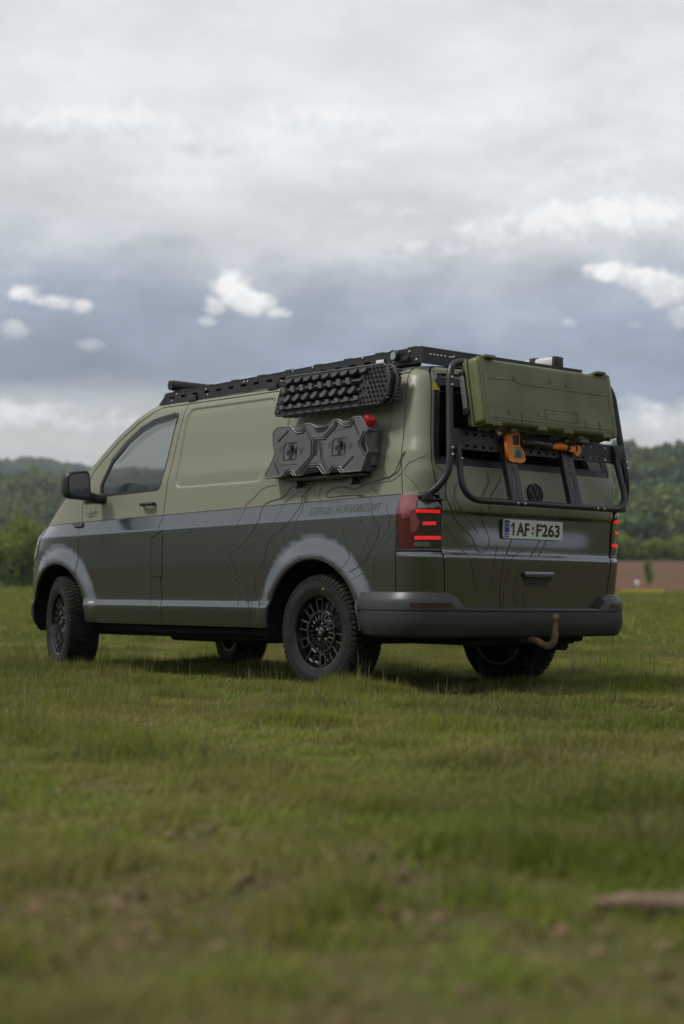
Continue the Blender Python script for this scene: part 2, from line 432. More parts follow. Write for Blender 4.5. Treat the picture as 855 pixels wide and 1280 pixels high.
def surf0(s, z, flare=True):
    xr, rc = XR(z), RC(z); xc = xr+rc
    if s >= xc:
        xf = pl(z, _XF); xs = 2.5+.85*(xf-2.5)
        if s <= 2.5: return (s, W(s, z, flare), z)
        w = W(min(s, xs), z, flare)
        if s <= xs:
            t = (s-2.5)/(xf-2.5); return (s, w*(1-t**NF)**(1/NF), z)
        ys = w*(1-.85**NF)**(1/NF); y = ys-(s-xs)
        return (2.5+(xf-2.5)*(max(0, 1-(abs(y)/w)**NF))**(1/NF), y, z)
    w = W(xc, z, flare); a = xc-s
    if a < rc*math.pi/2:
        th = a/rc; return (xc-rc*math.sin(th), w-rc+rc*math.cos(th), z)
    y = w-rc-(a-rc*math.pi/2); e = w-rc
    x = xr-.026*(1-(y/e)**2)
    d = .014*(1-sm(abs(y+.0), .40, .64))*sm(z, .86, 1.0)*(1-sm(z, 1.058, 1.072))
    return (x+d, y, z)
def s_rear(y, z):
    rc = RC(z); xc = XR(z)+rc; return xc-rc*math.pi/2-(W(xc, z)-rc-y)
def surf(s, z):
    h = .0025
    p = np.array(surf0(s, z))
    a = np.array(surf0(s+h, z))-np.array(surf0(s-h, z)); b = np.array(surf0(s, z+h))-np.array(surf0(s, z-h))
    n = np.cross(b, a); n /= np.linalg.norm(n)+1e-12
    return p, n
def surf_r(s, z):
    p, n = surf(s, z); q = np.array((1, -1, 1)); return p*q, n*q
def rearf(y, z):
    return surf(s_rear(y, z), z) if y >= 0 else surf_r(s_rear(-y, z), z)
def rear_n(y, z):
    h = .003
    g = lambda yy, zz: rearf(yy, zz)[0]
    p = g(y, z); n = np.cross(g(y, z+h)-g(y, z-h), g(y+h, z)-g(y-h, z)); n /= np.linalg.norm(n); return p, (n if n[0] < .3 else -n)
def proj(P):
    d = np.asarray(P)-CAM; z = d@FWD; return np.array((427.5+FPX*(d@RGT)/z, 640-FPX*(d@UPV)/z))
def hit(px, py, s=0., z=1., it=12):
    """(s, z) on the body skin seen at a photo pixel"""
    q = np.array((px, py), float)
    for _ in range(it):
        c = proj(surf0(s, z, False)); h = .004
        J = np.column_stack(((proj(surf0(s+h, z, False))-c)/h, (proj(surf0(s, z+h, False))-c)/h))
        d = np.linalg.lstsq(J, q-c, rcond=1e-3)[0]; d = np.clip(d, -.25, .25); s += d[0]; z += d[1]; z = min(max(z, .3), 1.955)
    return s, z
def on_plane(px, py, ax, v):
    d = ray(px, py); return CAM+d*(v-CAM[ax])/d[ax]
ANCH = (('c', .37), ('c', .495), ('c', .505), ('c', .515), ('c', .528), ('c', .54), ('s', -.012), ('s', -.004), ('s', .004), ('s', .012), ('b', -.012), ('b', -.004), ('b', .004), ('b', .012), ('c', 1.3),
        ('c', 1.87), ('c', 1.905), ('c', 1.93), ('c', 1.96))
def side_rows(s):
    v = [(q if k == 'c' else (zs(s)+q if k == 's' else zb(s)+q)) for k, q in ANCH]
    out = []
    for a, b in zip(v[:-1], v[1:]):
        n = max(1, int(round((b-a)/.038))); out += [a+(b-a)*k/n for k in range(n)]
    return [.30, .335]+out+[v[-1]]
RZ = (.50, .56, .62, .68, .74, .79, .804, .812, .82, .83, .838, .846, .87, .9, .93, .96, .99, 1.02, 1.045, 1.054, 1.06, 1.066, 1.073, 1.08, 1.09, 1.12, 1.15, 1.2, 1.25, 1.3, 1.33, 1.36, 1.42, 1.5, 1.58, 1.66, 1.74, 1.8, 1.85, 1.88, 1.9, 1.92, 1.935, 1.945)
two = lambda s, z: 0 if z > zb(s) else 1
GG = ['green_paint', 'grey_paint']
van = empty('camper_van', (0, 0, 0), 'olive green and dark grey camper van with contour line graphics parked on the grass', 'van')
def both(name, *a, **k):
    o = sheet(name, a[0], surf, *a[1:], **k); p = sheet(name, a[0], surf_r, *a[1:], **k); return o, p
arc = lambda cx, r, a0, a1, n=40: [(cx+r*math.cos(R(t)), RT+r*math.sin(R(t))) for t in np.linspace(a0, a1, n)]
BL = [(1.612, 1.903), (1.65, 1.5), (1.683, 1.12), (1.645, .70), (1.612, .37)]
BLs = spline(BL, 6)
beltcut = lambda x0, x1: [(x, zb(x)) for x in np.linspace(x0, x1, 30)]
# side panel
sp = [(-.725, .56), (-.727, .84), (-.733, 1.16), (-.70, 1.4), (-.655, 1.75), (-.626, 1.903)]+BLs+arc(AXR, RA, 1.7, 153.2)
scut = []
for x0, x1, z0, z1 in STAMPS:
    for g in (-.006, .007, .02):
        r = [(x-.012*(z-1.3)*1, z) for x, z in rect(x0+g, z0+g, x1-g, z1-g, .075-g, 6)]; scut.append(r+[r[0]])
sideL, sideR = both('side_panel', sp, GG, van, cuts=[beltcut(-.73, 1.682)]+scut, rows=side_rows, matfn=two, grid=.034)
# door
G = .0075
d_rear = [(x+G, z) for x, z in BLs]
dfront = arc(AXF, RA, 178.2, 131.6, 16)+[(2.70, .80), (2.705, .903), (2.735, 1.11), (2.757, 1.275), (2.715, 1.375), (2.667, 1.47), (2.52, 1.585), (2.376, 1.69), (2.18, 1.80), (2.02, 1.875), (1.93, 1.903)]
door_poly = d_rear+dfront
wpx = [(225.5, 515.5), (195, 524), (179, 534), (160, 551.5), (139, 577), (125.5, 605), (125, 622), (160, 618), (199.5, 613.5), (206, 590), (213, 563)]
wx = [hit(a, b, 2.2, 1.5) for a, b in wpx]
wout = rpoly(wx, [.03, 0, 0, 0, 0, .03, .03, 0, .04, 0, 0], 4)
doorL, doorR = both('front_door', door_poly, GG, van, holes=[wout], cuts=[beltcut(1.689, 2.738)], rows=side_rows, matfn=two, grid=.034)
def inset(loop, d):
    L = np.array(loop); out = []
    A = .5*np.sum(L[:, 0]*np.roll(L[:, 1], -1)-np.roll(L[:, 0], -1)*L[:, 1]); sg = 1 if A > 0 else -1
    for i in range(len(L)):
        t = L[(i+1) % len(L)]-L[i-1]; t /= np.linalg.norm(t)+1e-9; out.append(L[i]+sg*d*np.array((-t[1], t[0])))
    return out
win_in = inset(wout, .022)
for side_fn, dr in ((surf, doorL), (surf_r, doorR)):
    sheet('window_seal', wout, side_fn, 'black_plastic', dr, holes=[win_in], thick=.012, off=-.004, grid=.05)
    sheet('window_pane', inset(wout, .018), side_fn, 'clear_glass', dr, thick=0, off=-.010, grid=.06)
    # wind deflector along the upper edge of the window
    up = [hit(a, b, 2.0, 1.7, 30) for a, b in ((223, 517), (195, 525.5), (179, 535.5), (160, 553), (141, 577), (145, 577), (164, 557), (182, 542), (198, 532.5), (221, 526))]
    sheet('wind_deflector', up, side_fn, 'smoke_acrylic', dr, thick=.003, off=.022, grid=.05)
# fender, side frame (cant rail and pillar)
TOP = [(1.70, 1.958), (1.9, 1.948), (2.025, 1.926), (2.2, 1.845), (2.405, 1.728), (2.55, 1.625), (2.70, 1.512), (3.05, 1.297), (3.30, 1.145), (3.376, 1.098), (3.5, 1.05), (3.62, 1.02)]
fr = [(x+G, z) for x, z in dfront[14:20]]
fender_poly = arc(AXF, RA, 130.4, 1.6, 40)+[(3.46, .34), (3.62, .34), (3.62, 1.02), (3.5, 1.05), (3.376, 1.098), (3.30, 1.145), (3.05, 1.297), (2.78, 1.462), (2.722, 1.382)]+[(2.765, 1.275), (2.742, 1.11), (2.712, .903), (2.708, .80)]
fenL, fenR = both('front_fender', fender_poly, GG, van, cuts=[beltcut(2.745, 3.30)], rows=side_rows, matfn=two, grid=.034)
sf = [(-.622, 1.911), (1.93, 1.911), (2.025, 1.882), (2.185, 1.808), (2.382, 1.697), (2.526, 1.592), (2.673, 1.477), (2.719, 1.39), (2.775, 1.468), (2.70, 1.512), (2.55, 1.625), (2.405, 1.728), (2.2, 1.845), (2.025, 1.926), (1.9, 1.948), (1.70, 1.958), (-.602, 1.958)]
both('roof_side_rail', sf, 'green_paint', van, grid=.04)
# front end
both('front_panel', [(3.627, .30), (4.65, .30), (4.65, 1.03), (3.9, 1.03), (3.627, 1.02)], GG, van, grid=.06, matfn=lambda s, z: 1)
both('headlight', rpoly([(3.40, 1.075), (3.44, .86), (3.75, .80), (4.0, .86), (4.0, .985), (3.6, 1.03)], .03), 'headlamp', van, off=.006, thick=.01, grid=.06)
both('grille', [(4.03, .86), (4.63, .86), (4.63, .97), (4.03, .97)], 'black_plastic', van, off=.008, thick=.01, grid=.1)
both('bumper_grille', [(3.9, .42), (4.63, .42), (4.63, .62), (3.9, .62)], 'matte_black', van, off=.006, thick=.01, grid=.1)
both('fog_lamp_trim', [(3.50, .40), (3.66, .40), (3.66, .55), (3.52, .55)], 'black_plastic', van, off=.006, thick=.008, grid=.1)
def deck(name, left, centre, mat, nv=24, thick=0, lift=.0):
    """crowned sheet from a left edge to its mirror through a centre line"""
    V, F = [], []
    for (l, c) in zip(left, centre):
        for j in range(nv+1):
            v = -1+2*j/nv; k = 1-abs(v)**2.4
            V.append((l[0]+(c[0]-l[0])*k, l[1]*-v, l[2]+(c[2]-l[2])*k+lift))
    for i in range(len(left)-1):
        for j in range(nv):
            a = i*(nv+1)+j; F.append((a, a+1, a+nv+2, a+nv+1))
    o = mk(name, V, F, mat, van)
    return o
edge = lambda pts: [tuple(surf0(x, z, False)) for x, z in pts]
lerp = lambda a, b, n: [tuple(np.array(a)+(np.array(b)-np.array(a))*k/(n-1)) for k in range(n)]
bo = dens([(3.62, 1.02), (3.5, 1.05), (3.376, 1.098), (3.30, 1.145), (3.05, 1.297), (2.98, 1.34)], .05, False)
deck('bonnet', edge(bo), lerp((3.84, 0, 1.03), (3.22, 0, 1.315), len(bo)), 'green_paint')
wsx = dens([(2.98, 1.34), (2.70, 1.512), (2.55, 1.625), (2.405, 1.728), (2.2, 1.845), (2.07, 1.908)], .06, False)
deck('windscreen', edge(wsx), lerp((3.21, 0, 1.318), (2.20, 0, 1.952), len(wsx)), 'clear_glass')
ro = dens([(2.065, 1.911), (2.025, 1.926), (1.9, 1.948), (1.70, 1.958), (-.602, 1.958)], .12, False)
deck('roof', edge(ro), lerp((2.195, 0, 1.957), (-.705, 0, 1.975), len(ro)), 'green_paint')
# rear pillars, lamps, corner panels
TE = [(.703, .505), (.738, .79), (.748, .90), (.756, 1.05), (.765, 1.12), (.785, 1.22), (.797, 1.34), (.778, 1.45), (.742, 1.62), (.70, 1.80), (.672, 1.90), (.64, 1.935), (.58, 1.952)]   # tailgate edge (y, z)
ed = lambda z: float(np.interp(z, [q[1] for q in TE[:-1]], [q[0] for q in TE[:-1]]))
seam = lambda z: float(np.interp(z, (.56, .84, 1.16, 1.4, 1.75, 1.903), (-.725, -.727, -.733, -.70, -.655, -.626)))
pz = np.linspace(1.165, 1.90, 16)
pil = [(seam(z)-G, z) for z in pz]+[(seam(1.903)-.002, 1.956), (s_rear(.60, 1.955), 1.955), (s_rear(.652, 1.935), 1.935)]+[(s_rear(ed(z)+.008, z), z) for z in pz[::-1]]
pilL, pilR = both('rear_pillar', pil, 'green_paint', van, grid=.02)
cz = np.linspace(.56, .832, 8)
cor = [(seam(z)-G, z) for z in cz]+[(s_rear(ed(z)+.008, z), z) for z in cz[::-1]]
corner_rows = lambda s: [.58, .62, .66, .70, .74, .77, .79, .8, .806, .812, .818, .824, .829]
both('rear_corner_panel', cor, 'grey_paint', van, grid=.02, rows=corner_rows)
lz = np.linspace(.840, 1.09, 10)
lamp_poly = [(seam(z)-.006, z) for z in np.linspace(.840, 1.158, 10)]+[(s_rear(.81, 1.155), 1.155)]+[(s_rear(ed(z)+.010, z), z) for z in lz[::-1]]
lampL, lampR = both('tail_light', rpoly(lamp_poly, .006, 2), 'lens_smoke', van, grid=.02, off=.007, thick=.025)
h8 = lambda x, y, s=-.95, z=1.: hit(490+x/6.577, 600+y/6.577, s, z)
def lamp_bits(fn, lamp):
    def q(x0, y0, x1, y1, name, mat, off, r=.004):
        p = [h8(x0, y0), h8(x1, y0), h8(x1, y1), h8(x0, y1)]
        return sheet(name, rpoly(p, r, 3), fn, mat, lamp, grid=.012, off=off, thick=.004)
    q(78, 132, 215, 565, 'outer_lens', 'lens_red', .009)
    p = [h8(*v) for v in ((86, 128), (330, 130), (352, 165), (205, 172), (205, 300), (232, 350), (195, 420), (158, 430), (150, 300), (90, 320))]
    sheet('upper_lens', p, fn, 'lens_clear', lamp, grid=.015, off=.0115, thick=.003)  # pale pink patch: sky reflection painted onto the red lens
    q(215, 175, 345, 232, 'reverse_lens', 'lens_white', .010)
    q(182, 508, 312, 545, 'indicator_lens', 'lens_white', .010)
    for b in ((197, 240, 388, 268), (250, 342, 354, 370), (187, 460, 390, 490)): q(*b, 'led_bar', 'led_red', .014, .003)
lamp_bits(surf, lampL); lamp_bits(surf_r, lampR)
# tailgate
te = TE+[(-y, z) for y, z in TE[::-1]]
WE = [(.775, 1.345), (.778, 1.38), (.752, 1.52), (.70, 1.74), (.665, 1.875)]
wloop = rpoly([(y, z) for y, z in WE]+[(-y, z) for y, z in WE[::-1]], [.03, 0, 0, 0, .06, .06, 0, 0, 0, .03], 5)
rrows = lambda y: list(RZ)
gate = sheet('tailgate', te, rear_n, GG, van, holes=[wloop], rows=rrows, cuts=[[(-.754, 1.073), (.754, 1.073)]], matfn=lambda y, z: 0 if z > 1.073 else 1, grid=.03)
sheet('window_border', wloop, rear_n, 'black_plastic', gate, holes=[inset(wloop, .045)], off=-.004, thick=.012, grid=.05)
sheet('rear_window', inset(wloop, .042), rear_n, 'dark_glass', gate, off=-.008, thick=0, grid=.07)
tri = [(0, 0), (.062, 0), (.031, .055)]
wy, wz = .70, 1.795
sheet('warning_sticker', rpoly([(wy-a, wz+b) for a, b in tri], .006, 3), rear_n, 'sticker_yellow', gate, off=.001, thick=.001, grid=.02)
sheet('window_decal', rect(.30, 1.79, .64, 1.86, .01), rear_n, 'interior', gate, off=-.012, thick=.001, grid=.05)
# handle pocket
hx = rear_n(-.035, .685)[0][0]
hp = sheet('tailgate_handle', rpoly([(-.165, .735), (.10, .735), (.10, .695), (.06, .645), (-.125, .645), (-.165, .695)], .014, 3), rear_n, 'black_plastic', gate, off=.003, thick=.004, grid=.04)
box('grip_bar', (hx-.012, -.033, .715), (.026, .262, .036), 'grey_paint', hp, .009)
# emblem: ring with interlocking letter strokes
em = sheet('emblem', [(.066*math.cos(t), .066*math.sin(t)) for t in np.linspace(0, 2*math.pi, 40)[:-1]], flat_fn((-.962, 0, 1.205), (0, -1, 0), (.16, 0, 1)), 'black_plastic', van, thick=.03, grid=.03)
bm = bmesh.new()
E0, EU, EV = np.array((-.9655, 0, 1.205)), np.array((0, -1., 0)), np.array((.158, 0, .987))
ep = lambda a, b: E0+EU*a+EV*b
add_tube(bm, [ep(.060*math.cos(t), .060*math.sin(t)) for t in np.linspace(0, 2*math.pi, 33)], .0055, 6, False)
for st in ([(-.024, .052), (-.002, .006), (.002, .006), (.024, .052)], [(-.050, .028), (-.024, -.046), (-.020, -.046), (0, -.004), (.020, -.046), (.024, -.046), (.050, .028)]):
    add_tube(bm, [ep(*q) for q in st], .005, 6)
from_bm('emblem_strokes', bm, 'black_metal', em)
# ------------------------------------------------------------------ number plate
pf = flat_fn((-.949, .0, .986), (0, -1, 0), (-.035, 0, 1))
npl = sheet('number_plate', rect(-.262, -.057, .262, .057, .01), pf, 'plate_white', van, thick=.012, grid=.1, back=True)
sheet('country_band', rect(-.257, -.052, -.215, .052, .006), pf, 'plate_blue', npl, thick=.001, off=.0012, grid=.1)
def text_mesh(txt, size, xs=1., shear=0., bold=0., space=1.):
    cu = bpy.data.curves.new('lettering', 'FONT'); cu.body = txt; cu.size = size; cu.shear = shear; cu.offset = bold; cu.resolution_u = 4; cu.space_character = space
    o = bpy.data.objects.new('lettering', cu); COL.objects.link(o)
    dg = bpy.context.evaluated_depsgraph_get(); me = bpy.data.meshes.new_from_object(o.evaluated_get(dg))
    v = np.array([tuple(q.co) for q in me.vertices])[:, :2]*(xs, 1); f = [tuple(p.vertices) for p in me.polygons]
    bpy.data.objects.remove(o); bpy.data.curves.remove(cu); bpy.data.meshes.remove(me)
    return v, f
def decal(name, v, f, fn, mat, parent, off):
    P = []
    for a, b in v:
        p, n = fn(a, b); P.append(p+n*off)
    return mk(name, P, f, mat, parent, False)
decal('plate_number', [(-.186, -.040), (-.172, -.040), (-.172, .038), (-.184, .038), (-.205, .020), (-.205, .007), (-.186, .020)], [tuple(range(7))], pf, 'plate_black', npl, .0016)
for txt, x0, wid in (('AF', -.153, .112), ('F263', .022, .213)):
    v, f = text_mesh(txt, .112, .80, 0, .0032); v -= v.min(0); v *= np.array((wid/v[:, 0].max(), .078/v[:, 1].max()))
    decal('plate_number', v+(x0, -.040), f, pf, 'plate_black', npl, .0016)
v, f = text_mesh('CZ', .03, .9, 0, .0006); v -= v.min(0); v *= .022/v[:, 1].max(); decal('country_code', v+(-.252, -.044), f, pf, 'plate_white', npl, .002)
for k in range(12):
    t = 2*math.pi*k/12
    sheet('star', [(-.236+.013*math.cos(t)+.0026*math.cos(q), .022+.013*math.sin(t)+.0026*math.sin(q)) for q in np.linspace(0, 5.2, 6)], pf, 'plate_yellow', npl, thick=0, off=.0022, grid=9)
for yy, mt, rr in ((.008, 'sticker_red', .011), (-.020, 'print_text', .009)):
    sheet('registration_sticker', [(-.008+rr*math.cos(t), yy+rr*math.sin(t)) for t in np.linspace(0, 2*math.pi, 20)[:-1]], pf, mt, npl, thick=.0005, off=.0016, grid=9)
# ------------------------------------------------------------------ rear bumper
def bump_path():
    out = []
    for s in list(np.linspace(-.40, -.70, 8))+list(np.linspace(-.725, -.725-.2*math.pi/2, 10)):
        out.append((s, None))
    for y in np.linspace(.70, 0, 15): out.append((None, y))
    return out
BP = []
for s, y in bump_path():
    ss_ = s if s is not None else s_rear(y, .56)
    p, n = np.array(surf0(ss_, .56, False)), surf(ss_, .56)[1]; n = np.array((n[0], n[1], 0)); n /= np.linalg.norm(n)
    BP.append((p, n, abs(p[1]) if p[0] < -.85 else 1.))
BP += [(p*(1, -1, 1), n*(1, -1, 1), yy) for p, n, yy in BP[-2::-1]]
V, F = [], []
for i, (p, n, yy) in enumerate(BP):
    hi = sm(yy, .615, .665); zt = .512+.090*hi; k = sm(min(i, len(BP)-1-i), 0, 6); o = .030+.022*k
    prof = [(-.03, zt), (.004, zt), (.010*hi+.012, zt-.004), (o*.86, zt-.004-.034*hi), (o, zt-.012-.045*hi), (o, .497), (o-.006, .4935), (o-.006, .4895), (o, .486), (o+.002, .43), (o-.004, .39), (o-.022, .352), (o-.045, .338), (o-.10, .335)]
    for a, b in prof:
        q = p*(1, 1, 0)+n*a+np.array((0, 0, b))
        lim = AXR-math.sqrt(max(0, RA**2-(b-RT)**2))-.002; q[0] = min(q[0], lim-.03*min(i, len(BP)-1-i)) if min(i, len(BP)-1-i) < 6 else q[0]; V.append(tuple(q))
m = len(prof)
for i in range(len(BP)-1):
    for j in range(m-1): F.append((i*m+j, i*m+j+1, (i+1)*m+j+1, (i+1)*m+j))
F += [tuple(range(m)), tuple(range((len(BP)-1)*m, len(BP)*m))]
bum = mk('rear_bumper', V, F, 'bumper_paint', van, True, 28)
for sg in (1, -1):
    pts = [(p*(1, sg, 1)+n*(1, sg, 1)*.0505) for p, n, yy in BP[:len(BP)//2+1] if p[0] < -.80 and p[1] > .655]
    V, F = [], []
    for p in pts:
        for dz, oo in ((.021, -.004), (.021, .009), (-.001, .009), (-.001, -.004)): V.append((p[0]*1, p[1], 0.517+dz)); V[-1] = tuple(np.array(V[-1])+np.array((-.6, .35*sg, 0))*oo)
    for i in range(len(pts)-1):
        for j in range(3): F.append((i*4+j, i*4+j+1, (i+1)*4+j+1, (i+1)*4+j))
    mk('reflector', V, F, 'reflector', bum, True, 30)
# ------------------------------------------------------------------ liners, floor, cabin
def quadbox(name, x0, x1, y0, y1, z0, z1, mat, bev=.01, parent=van): return box(name, ((x0+x1)/2, (y0+y1)/2, (z0+z1)/2), (abs(x1-x0), abs(y1-y0), abs(z1-z0)), mat, parent, bev)
V, F = [], []
prof = [(.78, .33), (.56, .34), (.56, .84), (.84, .86), (.86, 1.1), (.82, 1.3), (.79, 1.5), (.745, 1.75), (.66, 1.90), (0, 1.93)]
prof = prof+[(-y, z) for y, z in prof[-2::-1]]
for x in (1.5, -.70, -.85):
    V += [(x-(.0 if x > -.8 else -.10*max(0, z-1.1)), y*(.93 if x < -.8 else 1), z) for y, z in prof]
m = len(prof)
for i in range(2):
    for j in range(m-1): F.append((i*m+j, i*m+j+1, (i+1)*m+j+1, (i+1)*m+j))
F.append(tuple(range(m)))
mk('cargo_liner', V, F, 'interior', van, False)
V, F = [], []
zz = [.36, .5, .7, .9, 1.05, 1.3]
box('cargo_cabinet', (-.45, .52, 1.05), (.5, .55, .8), 'interior', van, .02); box('cargo_cabinet', (-.3, -.45, 1.0), (.8, .6, .75), 'seat_cloth', van, .02)
for sg in (1, -1):
    box('wheel_house', (AXR, sg*.70, .845), (1.0, .42, .02), 'matte_black', van, .004)
    for xa, nm in ((AXR, 'rear'), (AXF, 'front')):
        V, F = [], []
        th = np.linspace(-8, 188, 30)
        for t in th:
            for y, r in ((None, RA+.004), (.78, RA+.012), (.52, RA+.012)):
                X, Z = xa+r*math.cos(R(t)), RT+r*math.sin(R(t)); V.append((X, sg*(y or surf0(X, max(Z, .30))[1]-.012), Z))
        for i in range(len(th)-1):
            for j in range(2): F.append((i*3+j, i*3+j+1, i*3+j+4, i*3+j+3))
        c = len(V); V.append((xa, sg*.52, RT))
        F += [(i*3+2, i*3+5, c) for i in range(len(th)-1)]
        mk('wheel_arch_liner', V, F, 'matte_black', van, True, 40)
        # rolled lip of the arch
        bm = bmesh.new(); pts = []
        for t in np.linspace(3 if xa == AXF else 2.5, 178 if xa == AXR else 177, 50):
            x, z = xa+(RA-.004)*math.cos(R(t)), RT+(RA-.004)*math.sin(R(t)); p = surf(x, z)[0]; pts.append((p[0], sg*(p[1]-.012), p[2]))
        add_tube(bm, pts, .0125, 8, True, 1.0, 1.0); from_bm('arch_lip', bm, 'bumper_paint', van, 60)
quadbox('floor_pan', .47, 2.52, -.86, .86, .315, .372, 'matte_black'); quadbox('floor_pan', -.84, 3.55, -.5, .5, .29, .40, 'matte_black')
quadbox('spare_carrier', -.82, -.40, -.62, .46, .30, .40, 'matte_black', .03); quadbox('engine_tray', 2.5, 3.75, -.52, .52, .27, .5, 'matte_black', .05)
quadbox('side_step_rail', .52, 2.45, .70, .80, .285, .32, 'matte_black'); quadbox('fuel_tank', .9, 1.9, .1, .68, .255, .33, 'matte_black', .03)
tube('rear_axle', [(0, -.72, RT), (0, .72, RT)], .05, 'matte_black', van); tube('exhaust', [(-.80, -.45, .285), (.3, -.45, .30), (1.6, -.2, .29)], .04, 'matte_black', van)
sheet('bulkhead', [(-.86, .4), (.86, .4), (.85, 1.1), (.80, 1.5), (.72, 1.80), (.64, 1.9), (-.64, 1.9), (-.72, 1.80), (-.80, 1.5), (-.85, 1.1)], flat_fn((1.47, 0, 0), (0, 1, 0), (0, 0, 1)), 'interior', van, thick=.03, grid=.5, back=True)
quadbox('cabin_floor', 1.45, 3.2, -.80, .80, .42, .46, 'interior'); quadbox('fire_wall', 3.12, 3.2, -.72, .72, .4, 1.2, 'interior')
bm = bmesh.new(); bbox(bm, (2.93, 0, 1.08), (.42, 1.5, .30), .07); bbox(bm, (2.80, .42, 1.20), (.25, .42, .12), .05); from_bm('dashboard', bm, 'interior', van)
bm = bmesh.new(); add_tube(bm, [(2.55+.09*math.sin(t), .43+.19*math.cos(t), 1.17+.17*math.sin(t)) for t in np.linspace(0, 2*math.pi, 33)], .016, 8, False); add_tube(bm, [(2.55, .43, 1.17), (2.78, .43, 1.06)], .035, 10); add_tube(bm, [(2.55, .25, 1.17), (2.55, .61, 1.17)], .018, 8); from_bm('steering_wheel', bm, 'interior', van)
for y in (.43, -.43):
    bm = bmesh.new(); bbox(bm, (2.02, y, .86), (.52, .50, .16), .06); bbox(bm, (1.72, y, 1.20), (.15, .48, .66), .06, None); bbox(bm, (1.66, y, 1.62), (.10, .27, .19), .045); add_tube(bm, [(1.68, y-.07, 1.45), (1.66, y-.07, 1.58)], .008, 6); add_tube(bm, [(1.68, y+.07, 1.45), (1.66, y+.07, 1.58)], .008, 6)
    from_bm('seat', bm, 'seat_cloth', van)
# ------------------------------------------------------------------ small body parts
P, N = surf(1.868, 1.208)
hd = sheet('door_handle', [(1.868+.062*math.cos(t), 1.200+.045*math.sin(t)) for t in np.linspace(0, 2*math.pi, 24)[:-1]], surf, 'green_paint', doorL, off=.002, thick=.003, grid=.03)
bm = bmesh.new(); add_tube(bm, [surf(x, 1.208)[0]+np.array((0, o, 0)) for x, o in ((1.80, .006), (1.80, .030), (1.83, .036), (1.90, .036), (1.935, .030), (1.94, .006))], .013, 8); from_bm('grip', bm, 'black_plastic', hd)
mkx = [hit(*q, 2.8, 1.1) for q in ((91.5, 655.5), (104.5, 653.5), (103.5, 659), (93.5, 659.5))]
sheet('side_marker', rpoly(mkx, .006, 3), surf, 'black_plastic', fenL, off=.012, thick=.014, grid=.05)
# fuel flap outline on the door: recessed dark seam
def ribbon(name, pts, fn, wid, mat, parent, off=.0016):
    P = [np.array(p, float) for p in pts]; V, F = [], []
    for i, p in enumerate(P):
        t = P[min(i+1, len(P)-1)]-P[max(i-1, 0)]; t /= np.linalg.norm(t)+1e-12; n2 = np.array((-t[1], t[0]))*wid/2
        for q in (p+n2, p-n2):
            a, n = fn(*q); V.append(a+n*off)
    F = [(2*i, 2*i+1, 2*i+3, 2*i+2) for i in range(len(P)-1)]
    return mk(name, V, F, mat, parent)
sheet('fuel_flap', rpoly([hit(*q, 1.75, .8) for q in ((203.3, 666), (190.5, 673), (189, 720), (202.5, 720.5))], .012, 3), surf, 'grey_paint', doorL, off=.0035, thick=.003, grid=.03)
ribbon('flap_seam', dens([hit(*q, 1.75, .8) for q in ((203.3, 663), (190, 672.5), (188.6, 720.3), (202.8, 720.8))], .03, False), surf, .007, 'matte_black', doorL, .0018)
ribbon('flap_seam', dens([hit(*q, 1.75, .5) for q in ((188.6, 721), (188.4, 750), (188.8, 778))], .03, False), surf, .004, 'print_dark', doorL, .0018)
# mirrors
def mirror(sg):
    bm = bmesh.new()
    V = []
    # shell: lofted rounded rectangles, deeper to the front
    def ring(x, y0, y1, z0, z1, r):
        return [bm.verts.new((x, sg*p[0], p[1])) for p in rpoly([(y0, z0), (y1, z0+.01), (y1+.008, z1-.03), (y0+.02, z1)], r, 5)]
    rs = [ring(2.44, 1.005, 1.20, 1.258, 1.468, .05), ring(2.455, .995, 1.21, 1.250, 1.476, .055), ring(2.50, .995, 1.208, 1.252, 1.474, .055), ring(2.56, 1.015, 1.185, 1.275, 1.45, .05), ring(2.585, 1.05, 1.15, 1.31, 1.41, .035)]
    for a, b in zip(rs[:-1], rs[1:]):
        for k in range(len(a)): bm.faces.new((a[k], a[(k+1) % len(a)], b[(k+1) % len(b)], b[k]))
    bm.faces.new(rs[-1]); bm.faces.new(rs[0][::-1])
    add_tube(bm, [(2.47, sg*.86, 1.275), (2.48, sg*.93, 1.268), (2.50, sg*1.02, 1.29), (2.50, sg*1.06, 1.33)], [.045, .036, .036, .03], 10)
    bbox(bm, (2.58, sg*.868, 1.262), (.30, .05, .03), .012)
    o = from_bm('wing_mirror', bm, 'black_plastic', doorL if sg > 0 else doorR, 40)
    sheet('mirror_glass', rpoly([(1.02, 1.275), (1.188, 1.283), (1.195, 1.43), (1.035, 1.452)], .035, 5), (lambda a, b: (np.array((2.4375, sg*a, b)), np.array((-1., 0, 0)))), 'mirror_glass', o, thick=.003, grid=.2)
mirror(1); mirror(-1)
# tow bar
tb = tube('tow_bar', spline([(-.86, .02, .335), (-.98, .015, .318), (-1.045, .01, .290), (-1.095, .0, .295), (-1.12, 0, .345), (-1.123, 0, .40), (-1.123, 0, .435)], 6), [.022]*24+[.0215, .021, .020, .019, .0185, .018, .017, .016, .015, .014, .014, .014, .014], 'hitch', van, 12)
lathe('tow_ball', [(-.026, .010), (-.02, .018)]+[(.025*math.sin(t), .025*math.cos(t)) for t in np.linspace(-.8, 1.5, 10)], 'hitch', tb, 20, 'Z', loc=(-1.123, 0, .456))
box('hitch_mount', (-.86, .03, .345), (.16, .16, .09), 'matte_black', van, .015)
